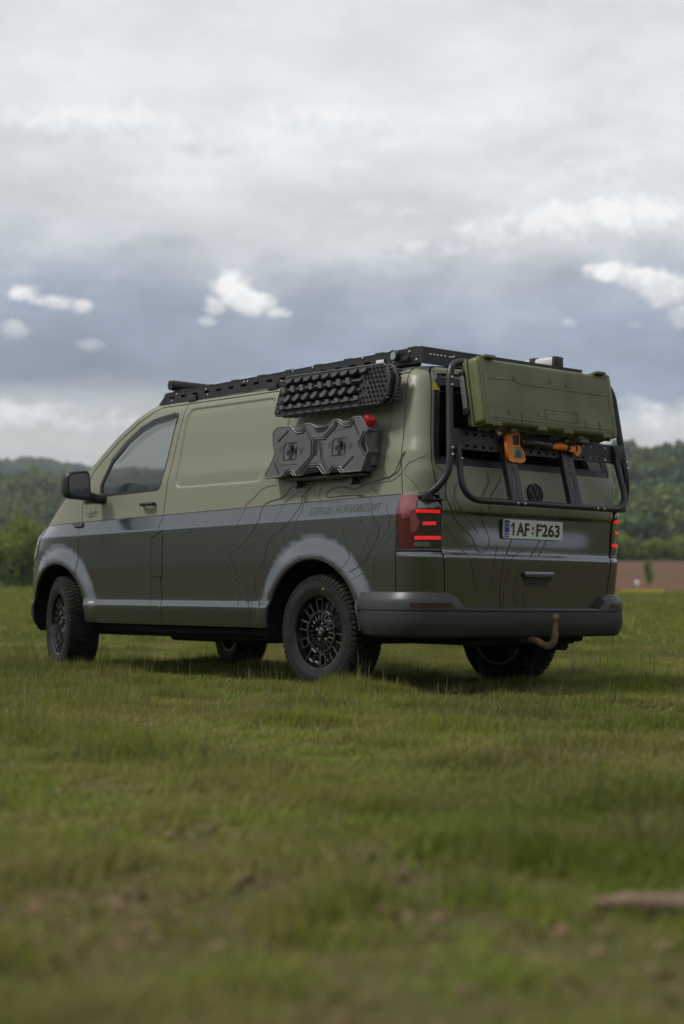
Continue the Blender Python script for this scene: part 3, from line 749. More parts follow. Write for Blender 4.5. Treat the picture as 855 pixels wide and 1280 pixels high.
# ------------------------------------------------------------------ wheels
def make_wheel(name='wheel'):
    """axle along local Y, outer side +Y, centre at the origin"""
    w = lathe(name, [(.098, .222), (.106, .229), (.104, .234), (.085, .232), (.06, .215), (.03, .207), (-.06, .20), (-.10, .225), (-.11, .232), (-.11, .215), (-.03, .19), (.02, .188), (.03, .05), (.03, .0)], 'rim_black', None, 64)
    # tyre
    bm = bmesh.new()
    prof = [(-.108, .226), (-.117, .245), (-.122, .285), (-.118, .325), (-.108, .343), (-.094, .3475), (0, .349), (.094, .3475), (.108, .343), (.118, .325), (.1215, .310), (.122, .285), (.1225, .2835), (.122, .268), (.1215, .2665), (.117, .245), (.108, .226)]
    seg = 72; rings = [[bm.verts.new((r*math.cos(2*math.pi*k/seg), a, r*math.sin(2*math.pi*k/seg))) for k in range(seg)] for a, r in prof]
    for A, B in zip(rings[:-1], rings[1:]):
        for k in range(seg): bm.faces.new((A[k], A[(k+1) % seg], B[(k+1) % seg], B[k]))
    tyre = from_bm('tyre', bm, 'rubber', w, 40)
    bm = bmesh.new(); nb = 66
    for row, (y, wd) in enumerate(((-.088, .034), (-.046, .036), (0, .038), (.046, .036), (.088, .034))):
        for k in range(nb):
            t = 2*math.pi*(k+(.5 if row % 2 else 0))/nb; sk = (.012, -.010, .008, -.010, .012)[row]
            for q in (0,):
                vs_ = []
                for rr, sh in ((.342, 1.), (.3585, .92)):
                    for dy, dt in ((-1, -1), (1, -1), (1, 1), (-1, 1)):
                        a = t+dt*sh*.0335+dy*sk*1.2; drop = .006*(abs(y+dy*wd/2*sh)/.105)**4
                        r2 = rr-drop; vs_.append(bm.verts.new((r2*math.cos(a), y+dy*wd/2*sh, r2*math.sin(a))))
                for f in ((4, 5, 6, 7), (0, 1, 5, 4), (1, 2, 6, 5), (2, 3, 7, 6), (3, 0, 4, 7)): bm.faces.new([vs_[i] for i in f])
        for sd in ((-1, 1) if row == 0 else ()):
            for k in range(nb):   # shoulder lugs running down the sidewall
                t = 2*math.pi*k/nb; vs_ = []
                for (yy, rr, hw) in ((.104, .352, .030), (.117, .333, .028), (.1215, .322, .02 if k % 2 else .027)):
                    for oo in (0, -.006):
                        for dt in (-1, 1):
                            a = t+dt*hw; vs_.append(bm.verts.new(((rr+oo)*math.cos(a), sd*(yy+.0025+oo*.6), (rr+oo)*math.sin(a))))
                for f in ((0, 1, 5, 4), (4, 5, 9, 8), (0, 4, 6, 2), (1, 3, 7, 5), (4, 8, 10, 6), (5, 7, 11, 9), (8, 9, 11, 10)): bm.faces.new([vs_[i] for i in f])
    tr = from_bm('tread', bm, 'rubber_dusty', w, 30); tag(tr, kind='stuff')
    # raised sidewall marks
    bm = bmesh.new()
    for k in range(26):
        if k % 13 in (5, 6, 11, 12, 0): continue
        t = 2*math.pi*k/26; bbox(bm, (0, 0, 0), (.026 if k % 3 else .016, .0022, .017), .0, Matrix.Rotation(-t, 4, 'Y') @ Matrix.Translation((0, .1228, .2965)))
    tag(from_bm('sidewall_lettering', bm, 'rubber', w), kind='stuff')
    lathe('rim_lip', [(.100, .219), (.107, .222), (.109, .227), (.105, .231)], 'rim_black', w, 64)
    # spokes: ten pairs of bars joined at the outer end
    for k in range(10):
        bm = bmesh.new(); a0 = 2*math.pi*k/10
        mt = Matrix.Rotation(a0, 4, 'Y')
        for sgn in (-1, 1): bbox(bm, (0, 0, 0), (.009, .014, .072), .002, mt @ Matrix.Translation((sgn*.026, .078, .172)) @ Matrix.Rotation(sgn*.06, 4, 'Y') @ Matrix.Rotation(-.10, 4, 'X'), 1)
        bbox(bm, (0, 0, 0), (.062, .014, .010), .002, mt @ Matrix.Translation((0, .074, .205)), 1)
        bbox(bm, (0, 0, 0), (.050, .016, .010), .002, mt @ Matrix.Translation((0, .081, .134)), 1)
        from_bm('spoke', bm, 'spoke_black', w, 30)
    bm = bmesh.new()
    for k in range(20):
        bbox(bm, (0, 0, 0), (.0075, .012, .050), .0015, Matrix.Rotation(2*math.pi*(k+.5)/20, 4, 'Y') @ Matrix.Translation((0, .076, .098)) @ Matrix.Rotation(.25, 4, 'X'), 1)
    from_bm('inner_spoke_ring', bm, 'rim_bronze', w, 30)
    lathe('inner_ring', [(.070, .118), (.088, .119), (.088, .128), (.070, .131)], 'rim_bronze', w, 48)
    lathe('hub', [(.03, .080), (.066, .078), (.071, .070), (.058, .064), (.058, .036), (.086, .032), (.090, .022), (.090, 0)], 'rim_black', w, 40)
    lathe('hub_cap', [(.0905, .024), (.093, .021), (.093, 0)], 'black_metal', w, 24)
    bm = bmesh.new(); bbox(bm, (0, .0935, 0), (.004, .002, .026), 0, Matrix.Rotation(.5, 4, 'Y')); bbox(bm, (0, .0935, 0), (.004, .002, .020), 0, Matrix.Rotation(-.6, 4, 'Y')); from_bm('cap_mark', bm, 'alu', w)
    for k in range(5):
        t = 2*math.pi*(k+.3)/5
        lathe('wheel_bolt', [(.058, .0095), (.074, .0095), (.077, .007), (.077, 0)], 'steel', w, 6, loc=(.053*math.cos(t), 0, .053*math.sin(t)))
    sheet('tyre_mark', [(.006*math.cos(t), .006*math.sin(t)) for t in np.linspace(0, 6.28, 9)[:-1]], flat_fn((-.085, .1215, .256), (-1, 0, 0), (0, 0, 1)), 'sticker_yellow', w, thick=0, off=.002, grid=9)
    sheet('tyre_mark', [(.007*math.cos(t), .007*math.sin(t)) for t in np.linspace(0, 6.28, 9)[:-1]], flat_fn((.298, .1205, .02), (-1, 0, 0), (0, 0, 1)), 'red_dark', w, thick=0, off=.003, grid=9)
    return w
w0 = make_wheel()
def copy_tree(o, parent):
    c = o.copy(); COL.objects.link(c); c.parent = parent
    for ch in list(o.children):
        copy_tree(ch, c)
    return c
kids = list(w0.children)
for i, (x, y, rz, spin) in enumerate(((AXR, .796, 0, .1), (AXF, .800, R(-17), 1.9), (AXR, -.796, math.pi, .6), (AXF, -.800, math.pi-R(17), 2.5))):
    w = w0 if i == 0 else copy_tree(w0, van)
    w.parent = van; w.location = (x, y, RT-.004); w.rotation_euler = (0, -spin, rz); w.rotation_mode = 'XYZ'
    w.rotation_euler = (Matrix.Rotation(rz, 3, 'Z') @ Matrix.Rotation(spin, 3, 'Y')).to_euler()
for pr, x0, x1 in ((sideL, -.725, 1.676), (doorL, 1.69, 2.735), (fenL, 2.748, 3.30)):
    ribbon('belt_line', [(x, zb(x)+.001) for x in np.linspace(x0, x1, 40)], surf, .006, 'print_dark', pr, .0020)  # dark ribbon painting in the crease shadow at the vinyl edge
# ------------------------------------------------------------------ graphics: contour lines and lettering
r6 = lambda p: (200+p[0]/2.672, 560+p[1]/2.672)
r2 = lambda p: (490+p[0]/6.4, 440+p[1]/6.4)
r8 = lambda p: (490+p[0]/6.577, 600+p[1]/6.577)
r4 = lambda p: (480+p[0]/2.672, 600+p[1]/2.672)
r3 = lambda p: (500+p[0]/2.85, 420+p[1]/2.85)
LINES = [  # (crop, start guess (s, z), width mm, points)
 (r6, 4, [(390, 122), (345, 135), (320, 160), (290, 188), (283, 205), (262, 245), (240, 278), (190, 290), (168, 305), (163, 322), (190, 360), (225, 430), (258, 480), (262, 500), (255, 560), (248, 592)]),
 (r6, 7, [(440, 130), (410, 165), (370, 178), (345, 195), (330, 240), (300, 290), (275, 320), (255, 338), (235, 345), (233, 360), (240, 385), (262, 430), (285, 470), (295, 520), (300, 560), (308, 598)]),
 (r6, 4, [(262, 315), (215, 322), (203, 330), (205, 350), (215, 385), (235, 430), (262, 458), (284, 490), (290, 520)]),
 (r6, 4, [(470, 140), (440, 165), (415, 185), (385, 240), (360, 270), (330, 300), (290, 325), (275, 350), (272, 380), (280, 420), (295, 480), (310, 540), (320, 595)]),
 (r6, 7, [(520, 120), (480, 155), (470, 190), (435, 240), (400, 275), (370, 300), (355, 335), (345, 380), (320, 410), (315, 450), (322, 490), (340, 540), (352, 596)]),
 (r6, 4, [(500, 125), (482, 180), (470, 215), (455, 240), (450, 275), (430, 300), (395, 325), (378, 355), (352, 420), (340, 465), (345, 490)]),
 (r6, 4, [(545, 120), (533, 150), (538, 172), (560, 182), (600, 180), (628, 190)]),
 (r6, 7, [(640, 132), (600, 130), (570, 140), (555, 155), (565, 165), (610, 160), (660, 158), (695, 165), (705, 185), (708, 215), (715, 240), (730, 260), (728, 290), (715, 320), (695, 360), (670, 390), (640, 415)]),
 (r6, 7, [(820, 15), (805, 40), (800, 70), (780, 90), (740, 105), (690, 120), (660, 135), (640, 138), (615, 132)]),
 (r6, 4, [(806, 85), (790, 98), (770, 110), (715, 120), (710, 135), (735, 160), (755, 190), (760, 215), (768, 235), (760, 270), (735, 310), (715, 360), (708, 400), (708, 475)]),
 (r6, 4, [(668, 225), (670, 250), (695, 285), (690, 310), (675, 345), (660, 365)]),
 (r6, 4, [(452, 330), (465, 300), (485, 278), (520, 262), (560, 257), (590, 260), (605, 275), (615, 310), (630, 345), (632, 370), (620, 400)]),
 (r6, 4, [(800, 240), (780, 265), (760, 310), (725, 345), (705, 380), (680, 415), (650, 440)]),
 (r2, 6, [(-32, 1020), (0, 985), (25, 960), (50, 900), (85, 820), (105, 795)]), (r2, 4, [(100, 950), (120, 900), (180, 865), (285, 820)]), (r2, 4, [(100, 975), (140, 1010), (185, 1060), (225, 1115)]),
]
TL = [(r8, 7, [(430, -40), (440, 60), (445, 140), (490, 240), (520, 330), (590, 400), (660, 480), (690, 570), (730, 595)]), (r8, 4, [(730, 595), (765, 580), (795, 530), (795, 470), (760, 390), (740, 320), (735, 240), (735, 190), (750, 100), (790, 20), (780, -60)]),
 (r8, 4, [(515, 40), (515, 80), (530, 170), (600, 290), (660, 370), (700, 430)]), (r8, 4, [(430, 350), (490, 440), (560, 560), (620, 620), (660, 710), (680, 830), (710, 910), (780, 945), (820, 900), (830, 800), (840, 680), (855, 600), (870, 540)]),
 (r8, 7, [(890, -10), (850, 70), (800, 160), (800, 250)]), (r4, 6, [(435, 180), (415, 230), (395, 300), (388, 370), (388, 430)]), (r4, 4, [(520, 200), (500, 240), (450, 310), (435, 380), (440, 430)]),
 (r4, 4, [(465, 235), (430, 260), (415, 320), (400, 380), (402, 430)]), (r4, 4, [(545, 190), (525, 240), (480, 300), (465, 380), (470, 430)]),
 (r3, 4, [(310, 480), (316, 520), (300, 560), (285, 600)]), (r3, 6, [(120, 455), (150, 478), (165, 515), (160, 560), (160, 580)]), (r3, 4, [(205, 520), (192, 560), (190, 580), (205, 640)])]
par = {}
for crop, wd, pts in LINES:
    pp = spline(pts, 4); q = []; g = (.2, 1.0) if crop is r6 else (-.75, 1.3)
    for p in pp:
        g = hit(*crop(p), *g, it=6); q.append(g)
    ribbon('contour_line', q, surf, wd/1000, 'print_dark' if wd > 5 else 'print_mid', sideL if crop is r6 else pilL, .0018)
for crop, wd, pts in TL:
    pp = spline(pts, 4); q = []; g = (-1.2, 1.0)
    for p in pp:
        g = hit(*crop(p), *g, it=6); P = surf0(*g); q.append((P[1], P[2]))
    ribbon('contour_line', q, rear_n, wd/1000, 'print_dark' if wd > 5 else 'print_mid', gate, .0018)
for txt, x0, x1, bold, mt in (('EXPLORE NEW', 386, 433.5, 0., 'print_mid'), ('HORIZONT', 435.5, 473.5, .0, 'print_dark')):
    v, f = text_mesh(txt, .1, .8, .06, bold, 1.2); v -= v.min(0); v /= v.max(0)
    yl = lambda px: 644.6-(px-386)*.070
    (sa, za), (sb, zb_) = hit(x0, yl(x0), .1, 1.1), hit(x1, yl(x1), -.3, 1.1)
    fn = lambda a, b: surf(sa+(sb-sa)*a, za+(zb_-za)*a+.052*b)
    decal('lettering', v, f, fn, mt, sideL, .0018)
for pts in ([(108, 643), (116, 641), (123, 640)], [(112, 637), (115, 641), (113, 646)], [(110, 646.5), (117, 645), (120, 644)], [(118, 636), (120, 640), (117, 642)]):
    q = [hit(*p, 2.5, 1.15) for p in spline(pts, 4)]; ribbon('signature_decal', q, surf, .006, 'print_mid', doorL, .0018)
# ------------------------------------------------------------------ things carried by the van
k2 = lambda p: (310+p[0]/4.0714, 420+p[1]/4.0714)       # crops the outlines were read from
k3 = lambda p: (500+p[0]/2.85, 420+p[1]/2.85)
k6 = lambda p: (600+p[0]/4.275, 430+p[1]/4.275)
ypl = lambda crop, pts, y: [(-q[0], q[2]) for q in (on_plane(*crop(p), 1, y) for p in pts)]
xpl = lambda crop, pts, x: [(-q[1], q[2]) for q in (on_plane(*crop(p), 0, x) for p in pts)]
yfn = lambda y: flat_fn((0, y, 0), (-1, 0, 0), (0, 0, 1))
xfn = lambda x: flat_fn((x, 0, 0), (0, -1, 0), (0, 0, 1))
def frame(o, u, v):
    u = Vector(u).normalized(); v = Vector(v); n = u.cross(v).normalized(); v = n.cross(u)
    m = Matrix.Identity(4)
    for i in range(3): m[i][0], m[i][1], m[i][2], m[i][3] = u[i], v[i], n[i], o[i]
    return m
def prism(bm, poly, z0, z1, mat4=None, taper=0.):
    """extruded 2-D polygon in a local frame, top shrunk by taper"""
    c = np.mean(np.array(poly), 0); a = [bm.verts.new((p[0], p[1], z0)) for p in poly]
    b = [bm.verts.new((*(np.array(p)+(c-np.array(p))*taper), z1)) for p in poly]; n = len(a)
    for k in range(n): bm.faces.new((a[k], a[(k+1) % n], b[(k+1) % n], b[k]))
    bm.faces.new(b); bm.faces.new(a[::-1])
    if mat4 is not None: bmesh.ops.transform(bm, matrix=mat4, verts=a+b)
def slots(x0, x1, n, y, w, h):
    return [rpoly([(c-w/2, y(c)-h/2), (c+w/2, y(c)-h/2), (c+w/2, y(c)+h/2), (c-w/2, y(c)+h/2)], h*.45, 3) for c in np.linspace(x0, x1, n)]
# ---- roof rack
rack = empty('roof_rack', (.65, 0, 1.96), 'flat black metal roof rack with slotted side rails on the van roof', 'roof rack')
def child(o, root):
    o.parent = root; o.matrix_parent_inverse = Matrix.Translation(-Vector(root.location)); return o
rz0 = lambda x: 1.930+.012*(1.98-x); rz1 = lambda x: 2.012+.018*(1.93-x)
for y, sg in ((.715, 1), (-.715, -1)):
    child(box('rail_back', (.60, y-sg*.022, 1.985), (2.55, .006, .075), 'matte_black', rack, .001), rack)
    rail = [(.71, rz0(-.71)), (.71, rz1(-.71)), (-1.93, rz1(1.93)), (-2.03, rz0(1.98)), (-1.98, rz0(1.98))]
    f = yfn(y) if sg > 0 else flat_fn((0, y, 0), (-1, 0, 0), (0, 0, 1))
    o = child(sheet('side_rail', rail, f, 'black_metal', rack, holes=slots(-1.86, .50, 18, lambda a: 1.972+.0145*(1.98+a), .060, .017), thick=.004, grid=.5, back=True), rack)
    bm = bmesh.new(); bbox(bm, (.62, y-sg*.012, 0), (2.64, .028, .006), .001, Matrix.Translation((0, 0, 0)) @ Matrix.Rotation(0, 4, 'Y'))
    for v in bm.verts: v.co.z += rz1(v.co.x)-.002
    child(from_bm('rail_flange', bm, 'black_metal', rack), rack)
    if sg > 0:
        for x, dz in [(1.86, .02), (1.80, .06), (1.45, .06), (1.43, .02), (1.02, .065), (.98, .065), (.62, .03), (.50, .08), (.30, .08), (-.18, .085), (-.46, .03), (-.60, .075), (-.66, .02), (-.30, .02)]:
            child(lathe('bolt', [(0, .009), (.004, .009), (.006, .005), (.006, 0)], 'steel', rack, 8, loc=(x, y, rz0(x)+dz)), rack)
    for x in (1.6, .7, -.3):
        child(box('rack_foot', (x, y-sg*.01, 1.945), (.09, .05, .05), 'black_metal', rack, .006), rack)
rp = [(-.715, 1.957), (.715, 1.957), (.715, 2.057), (-.715, 2.057)]
child(sheet('rear_rail', rp, xfn(-.715), 'black_metal', rack, holes=slots(-.655, -.535, 5, lambda a: 2.024, .016, .022)+slots(-.05, .60, 5, lambda a: 2.01, .07, .017), thick=.004, grid=.5, back=True), rack)
bm = bmesh.new()
for c in np.linspace(-.655, -.535, 5): bbox(bm, (-.7165, -c, 2.0175), (.003, .016, .006), 0)
add_tube(bm, [(-.717, .505, 2.012), (-.718, .47, 2.016), (-.717, .455, 2.026)], .005, 6)
o = child(from_bm('rail_badge', bm, 'alu', rack), rack); tag(o, kind='stuff')
child(box('front_rail', (1.95, 0, 1.97), (.012, 1.43, .075), 'black_metal', rack, .003, None), rack)
for i, x in enumerate(np.linspace(1.74, -.60, 9)):
    bm = bmesh.new(); bbox(bm, (x, 0, rz1(x)+.002), (.075, 1.40, .022), .006); child(from_bm('cross_slat', bm, 'black_metal', rack), rack)
lb = child(tube('light_bar', [(1.86, .735, 2.062), (1.86, .70, 2.062), (1.86, -.70, 2.062), (1.86, -.735, 2.062)], [.034, .038, .038, .034], 'black_plastic', rack, 14, sx=.85), rack)
child(box('light_bar_bracket', (1.86, .60, 2.025), (.03, .02, .05), 'black_metal', rack, .003), rack)
wl = child(lathe('work_lamp', [(-.03, .018), (-.012, .034), (.018, .036), (.022, .030), (.016, .026), (.010, 0)], 'black_plastic', rack, 20, loc=(-.505, .748, 2.018)), rack)
child(lathe('lamp_lens', [(.0165, .025), (.018, 0)], 'headlamp', rack, 18, loc=(-.505, .748, 2.018)), rack)
child(box('lamp_bracket', (-.56, .735, 1.995), (.10, .012, .03), 'black_metal', rack, .004), rack)
child(box('white_tag', (-.345, .722, 2.002), (.07, .006, .022), 'plate_white', rack, .003), rack)
# ---- awning on the far side
aw = empty('awning_case', (.6, -.75, 2.09), 'rolled awning in silver case with black end cap above roof rack', 'awning')
child(box('case_body', (.59, -.755, 2.132), (2.10, .085, .078), 'alu', aw, .016), aw)
for x in (-.468, 1.65): child(box('end_cap', (x, -.755, 2.132), (.028, .092, .088), 'black_plastic', aw, .012), aw)
for x in (-.28, 1.3):
    bm = bmesh.new(); bbox(bm, (x, -.755, 2.134), (.05, .096, .092), .008); bbox(bm, (x, -.735, 2.065), (.055, .06, .08), .006); child(from_bm('clamp', bm, 'black_metal', aw), aw)
# ---- traction boards: local u to the rear, v up, w outward
def board(w_off, u_off, label, first):
    root = empty('traction_board', (-.1, .86, 1.72), label, 'traction board', 'traction boards on the van side')
    fm = frame((.415, .935, 1.722), (-1, .0, .0), (0, -.13, .99)) @ Matrix.Translation((u_off, 0, w_off))
    out = rpoly([(.0, .0), (.03, -.012), (1.0, -.012), (1.05, .04), (1.058, .15), (1.005, .228), (.09, .236), (.045, .19), (.02, .10)], .02, 3)
    holes = []
    if first:
        for v in (.055, .115, .172):
            holes.append(rpoly([(.075, v-.012), (.80, v-.012), (.80, v+.012), (.085, v+.012)], .01, 3))
    f = lambda a, b: (np.array(fm @ Vector((a, b, 0))), np.array((fm.to_3x3() @ Vector((0, 0, 1)))))
    child(sheet('board_plate', out, f, 'board_black', root, holes=holes, thick=.034, grid=.4, back=True), root)
    rim = bmesh.new(); add_tube(rim, [fm @ Vector((*p, -.004)) for p in out+[out[0]]], .007, 6, False); child(from_bm('board_rim', rim, 'board_grey', root, 60), root)
    bm = bmesh.new()
    if first:
        rng = random.Random(3)
        for r, v in enumerate((.026, .085, .144, .203)):
            bbox(bm, (.44, v, .004), (.76, .014, .024), .002, fm, 1)
            for k in range(8 if r in (1, 2) else 9):
                u = .10+.088*k+(.044 if r % 2 else 0)
                sk = .016 if r % 2 else -.012; hh = .024 if r in (1, 2) else .016; vc = v+(0 if r in (1, 2) else (-.006 if r == 3 else .006))
                prism(bm, [(u-.020-sk, vc-hh), (u+.014-sk, vc-hh), (u+.026, vc-.005), (u+.022+sk, vc+hh), (u-.012+sk, vc+hh), (u-.026, vc+.005)], 0, .030, fm, .16)
        for i in range(7):
            for j in range(8):
                u, v = .825+.034*i+(.017 if j % 2 else 0), .008+.029*j
                if i < 2 and j in (2, 4, 6): continue
                if u > 1.035 - .4*max(0, v-.16): continue
                prism(bm, [(u+.0085*math.cos(t), v+.0085*math.sin(t)) for t in np.linspace(0, 6.28, 7)[:-1]], 0, .018, fm, .4)
        for j in range(8):
            v = .005+.029*j
            for q in range(2):
                u = .022+.05*v/.2+.03*q+(.012 if j % 2 else 0); prism(bm, [(u+.009*math.cos(t), v+.009*math.sin(t)) for t in np.linspace(0, 6.28, 7)[:-1]], 0, .018, fm, .4)
    for j in range(9):
        for zz in ((-.006,) if first else (-.006, -.024)):
            v = .02+.022*j; prism(bm, [(1.05+.010*math.cos(t), v+.008*math.sin(t)) for t in np.linspace(0, 6.28, 7)[:-1]], zz-.012, zz+.006, fm, .2)
    for k in range(12):
        u = .12+.075*k; prism(bm, [(u-.012, -.02), (u+.012, -.02), (u+.012, -.008), (u-.012, -.008)], -.03, -.006, fm)
    o = child(from_bm('lugs', bm, 'board_grey', root, 30), root); tag(o, kind='stuff')
    return root
board(0, 0, 'outer traction board whose rows of moulded lugs face away from the van', True)
board(-.042, .022, 'second traction board stacked behind the lugged one against van panel', False)
bm = bmesh.new()
for x in (.15, -.42): bbox(bm, (x, .80, 1.83), (.06, .16, .03), .004); bbox(bm, (x, .745, 1.90), (.05, .012, .14), .003)
bk = child(from_bm('board_bracket', bm, 'black_metal', rack), rack)
# ---- fuel canister
can = empty('fuel_canister', (-.05, .90, 1.32), 'flat grey fuel canister with red cap and cross ribbed front on van side', 'canister')
YF = .975
co = ypl(k2, [(150, 466), (200, 461), (214, 458), (236, 476), (268, 474), (284, 450), (310, 446), (330, 452), (350, 466), (395, 462), (432, 430), (462, 425), (485, 440), (515, 437), (530, 416), (572, 410), (610, 476), (596, 492), (600, 560), (612, 585), (600, 610), (576, 686), (470, 695), (455, 672), (432, 674), (412, 698), (380, 701), (352, 664), (312, 668), (282, 706), (232, 711), (214, 692), (190, 694), (170, 715), (90, 723), (86, 706), (122, 640), (136, 600), (128, 560), (126, 492)], YF)
child(sheet('canister_body', rpoly(co, .006, 2), yfn(YF), 'can_grey', can, thick=.088, grid=.4, back=True), can)
bm = bmesh.new(); add_tube(bm, [(-p[0], YF-.004, p[1]) for p in rpoly(co, .006, 2)+[co[0]]], .0065, 6, False); child(from_bm('canister_edge', bm, 'can_grey', can, 60), can)
bm = bmesh.new(); bbox(bm, (-.045, YF-.075, 1.478), (.93, .075, .27), .03); child(from_bm('canister_back', bm, 'can_grey', can), can)
GR = [[(285, 452), (322, 530), (322, 610), (240, 700)], [(330, 520), (382, 518), (442, 452)], [(448, 432), (440, 452)], [(155, 535), (205, 482)], [(136, 645), (156, 700)], [(365, 540), (372, 620), (402, 690)], [(480, 672), (536, 612)], [(538, 440), (560, 494)],
      [(215, 466), (240, 490), (272, 486), (290, 462)], [(452, 432), (480, 455), (515, 450), (534, 424)], [(268, 704), (304, 652), (358, 648), (392, 694)], [(404, 695), (430, 662), (460, 660), (482, 690)], [(180, 712), (196, 682), (216, 680), (238, 706)], [(590, 482), (562, 545), (592, 604)], [(335, 462), (350, 486), (385, 482), (408, 458)]]
for g in GR:
    q = ypl(k2, g, YF); bm = bmesh.new()
    for a, b in zip(q[:-1], q[1:]):
        d = np.array(b)-np.array(a); L = np.linalg.norm(d); t = math.atan2(d[1], d[0])
        bbox(bm, (0, 0, 0), (L+.006, .004, .011), .0015, Matrix.Translation((-(a[0]+b[0])/2, YF+.0012, (a[1]+b[1])/2)) @ Matrix.Rotation(math.pi, 4, 'Z') @ Matrix.Rotation(-t, 4, 'Y'), 1)
    child(from_bm('groove', bm, 'can_print', can), can)
for g in GR[:3]+GR[5:6]+GR[8:14]:      # raised lips beside the grooves
    q = ypl(k2, [(x+9, y+5) for x, y in g], YF); bm = bmesh.new(); add_tube(bm, [(-p[0], YF+.001, p[1]) for p in q], .0055, 6); child(from_bm('rib', bm, 'can_grey', can, 60), can)
for g, m in (([(335, 530), (356, 527), (350, 605), (332, 612)], 'can_print'), ([(286, 702), (312, 670), (346, 667), (362, 692)], 'matte_black'), ([(345, 466), (400, 459), (392, 474), (352, 478)], 'matte_black'), ([(568, 545), (598, 494), (602, 590), (590, 598)], 'matte_black'), ([(415, 696), (434, 675), (454, 673), (466, 692)], 'matte_black'), ([(188, 711), (202, 692), (214, 691), (224, 706)], 'matte_black')):
    child(sheet('recess', ypl(k2, g, YF), yfn(YF), m, can, thick=.002, off=.002, grid=.4), can)
for ox, oy in ((0, 0), (248, -24)):
    for g, m in (([(180, 562), (196, 540), (200, 541), (186, 566), (182, 630), (178, 630)], 'can_print'), ([(200, 545), (252, 538), (252, 543), (202, 550)], 'can_print'), ([(178, 632), (240, 624), (240, 628), (180, 636)], 'can_print'), ([(246, 560), (251, 560), (246, 622), (240, 622)], 'can_print'),
                 ([(208, 556), (232, 548), (238, 572), (250, 576), (244, 596), (228, 606), (224, 626), (206, 628), (212, 602), (196, 606), (198, 582), (214, 580)], 'can_print'), ([(224, 566), (234, 562), (232, 590), (222, 594)], 'can_print_light'), ([(163, 566), (171, 564), (168, 590), (161, 592)], 'print_mid'), ([(262, 570), (285, 566), (272, 600), (262, 604)], 'print_mid')):
        child(sheet('printed_mark', ypl(k2, [(x+ox, y+oy) for x, y in g], YF), yfn(YF), m, can, thick=0, off=.0016, grid=.4), can)
for g in ([(160, 660), (250, 652)], [(430, 484), (530, 466)]):
    q = ypl(k2, g, YF); child(sheet('printed_mark', [(q[0][0], q[0][1]), (q[1][0], q[1][1]), (q[1][0], q[1][1]+.004), (q[0][0], q[0][1]+.004)], yfn(YF), 'print_mid', can, thick=0, off=.0016, grid=.4), can)
cp = on_plane(*k2((618, 432)), 1, YF-.04)
c0 = Vector(cp); ax = Vector((-.62, 0, .78)).normalized(); rotm = Matrix.Translation(c0) @ ax.to_track_quat('Z', 'Y').to_matrix().to_4x4()
o = lathe('filler_cap', [(-.04, .024), (-.02, .024), (-.02, .036), (.022, .034), (.027, .027), (.027, 0)], 'red_cap', can, 20, 'Z'); o.data.transform(rotm); child(o, can)
bm = bmesh.new()
for k in range(14): t = 2*math.pi*k/14; bbox(bm, (.0355*math.cos(t), .0355*math.sin(t), 0), (.006, .006, .036), .001, rotm, 1)
o = child(from_bm('cap_grip', bm, 'red_cap', can), can); tag(o, kind='stuff')
bm = bmesh.new(); bbox(bm, (-.10, .90, 1.296), (.70, .10, .022), .006); bbox(bm, (-.10, .87, 1.40), (.60, .012, .24), .003); o = child(from_bm('mount_bar', bm, 'black_metal', can), can)
for q in ((243, 758), (522, 738)):
    p = on_plane(*k2(q), 1, .945); bm = bmesh.new(); add_tube(bm, [(p[0], .88, p[2]), (p[0], .935, p[2]), (p[0], .952, p[2])], [.012, .024, .021], 14); add_tube(bm, [(p[0], .90, p[2]), (p[0], .90, p[2]+.06)], .012, 8); child(from_bm('mount_knob', bm, 'black_plastic', can, 40), can)
# ---- rear carrier frame
car = empty('rear_carrier', (-1.0, 0, 1.15), 'black tubular carrier frame with perforated plates across the tailgate', 'carrier')
half = [(-.855, .868, 1.150), (-.905, .862, 1.158), (-.965, .838, 1.195), (-1.012, .797, 1.275), (-1.018, .785, 1.37), (-.985, .757, 1.62), (-.957, .732, 1.86), (-.945, .70, 1.925), (-.935, .63, 1.950), (-.935, .52, 1.953)]
path = rpoly(half+[(p[0], -p[1], p[2]) for p in half[::-1]], [0, .04, .05, .07, .05, .0, .05, .06, .05, 0]+[0, .05, .06, .05, 0, .05, .07, .05, .04, 0], 4, False)
child(tube('outer_tube', path, .0215, 'black_metal', car, 14), car)
for sg in (1, -1):
    bm = bmesh.new(); bbox(bm, (-.89, sg*.855, 1.155), (.11, .05, .045), .012, Matrix.Translation((-.89, sg*.855, 1.155)) @ Matrix.Rotation(sg*-.3, 4, 'Z') @ Matrix.Translation((.89, -sg*.855, -1.155))); bbox(bm, (-.90, sg*.82, 1.135), (.09, .12, .012), .004)
    child(from_bm('hinge_foot', bm, 'black_metal', car), car)
    for z in (1.39, 1.43, 1.80, 1.845) if sg > 0 else (1.40, 1.44):
        t = (z-1.37)/(1.86-1.37); child(lathe('bolt', [(0, .009), (-.005, .009), (-.007, .005), (-.007, 0)], 'steel', car, 8, 'X', loc=(-1.018+.061*t-.021, sg*(.785-.053*t), z)), car)
    bm = bmesh.new(); bbox(bm, (-.995, sg*.728, 1.485), (.045, .085, .125), .012); child(from_bm('plate_bracket', bm, 'black_metal', car), car)
loop = rpoly([(-.990, .702, 1.50), (-1.078, .738, 1.132), (-1.078, -.738, 1.132), (-.990, -.702, 1.50)], [0, .15, .15, 0], 10, False)
child(tube('inner_loop', loop, .019, 'black_metal', car, 14), car)
for y in (.30, .24, -.42, -.48, .73): child(lathe('bolt', [(0, .008), (-.005, .008), (-.007, .004), (-.007, 0)], 'steel', car, 8, 'X', loc=(-1.097, y, 1.128) if y < .7 else (-1.045, .716, 1.37)), car)
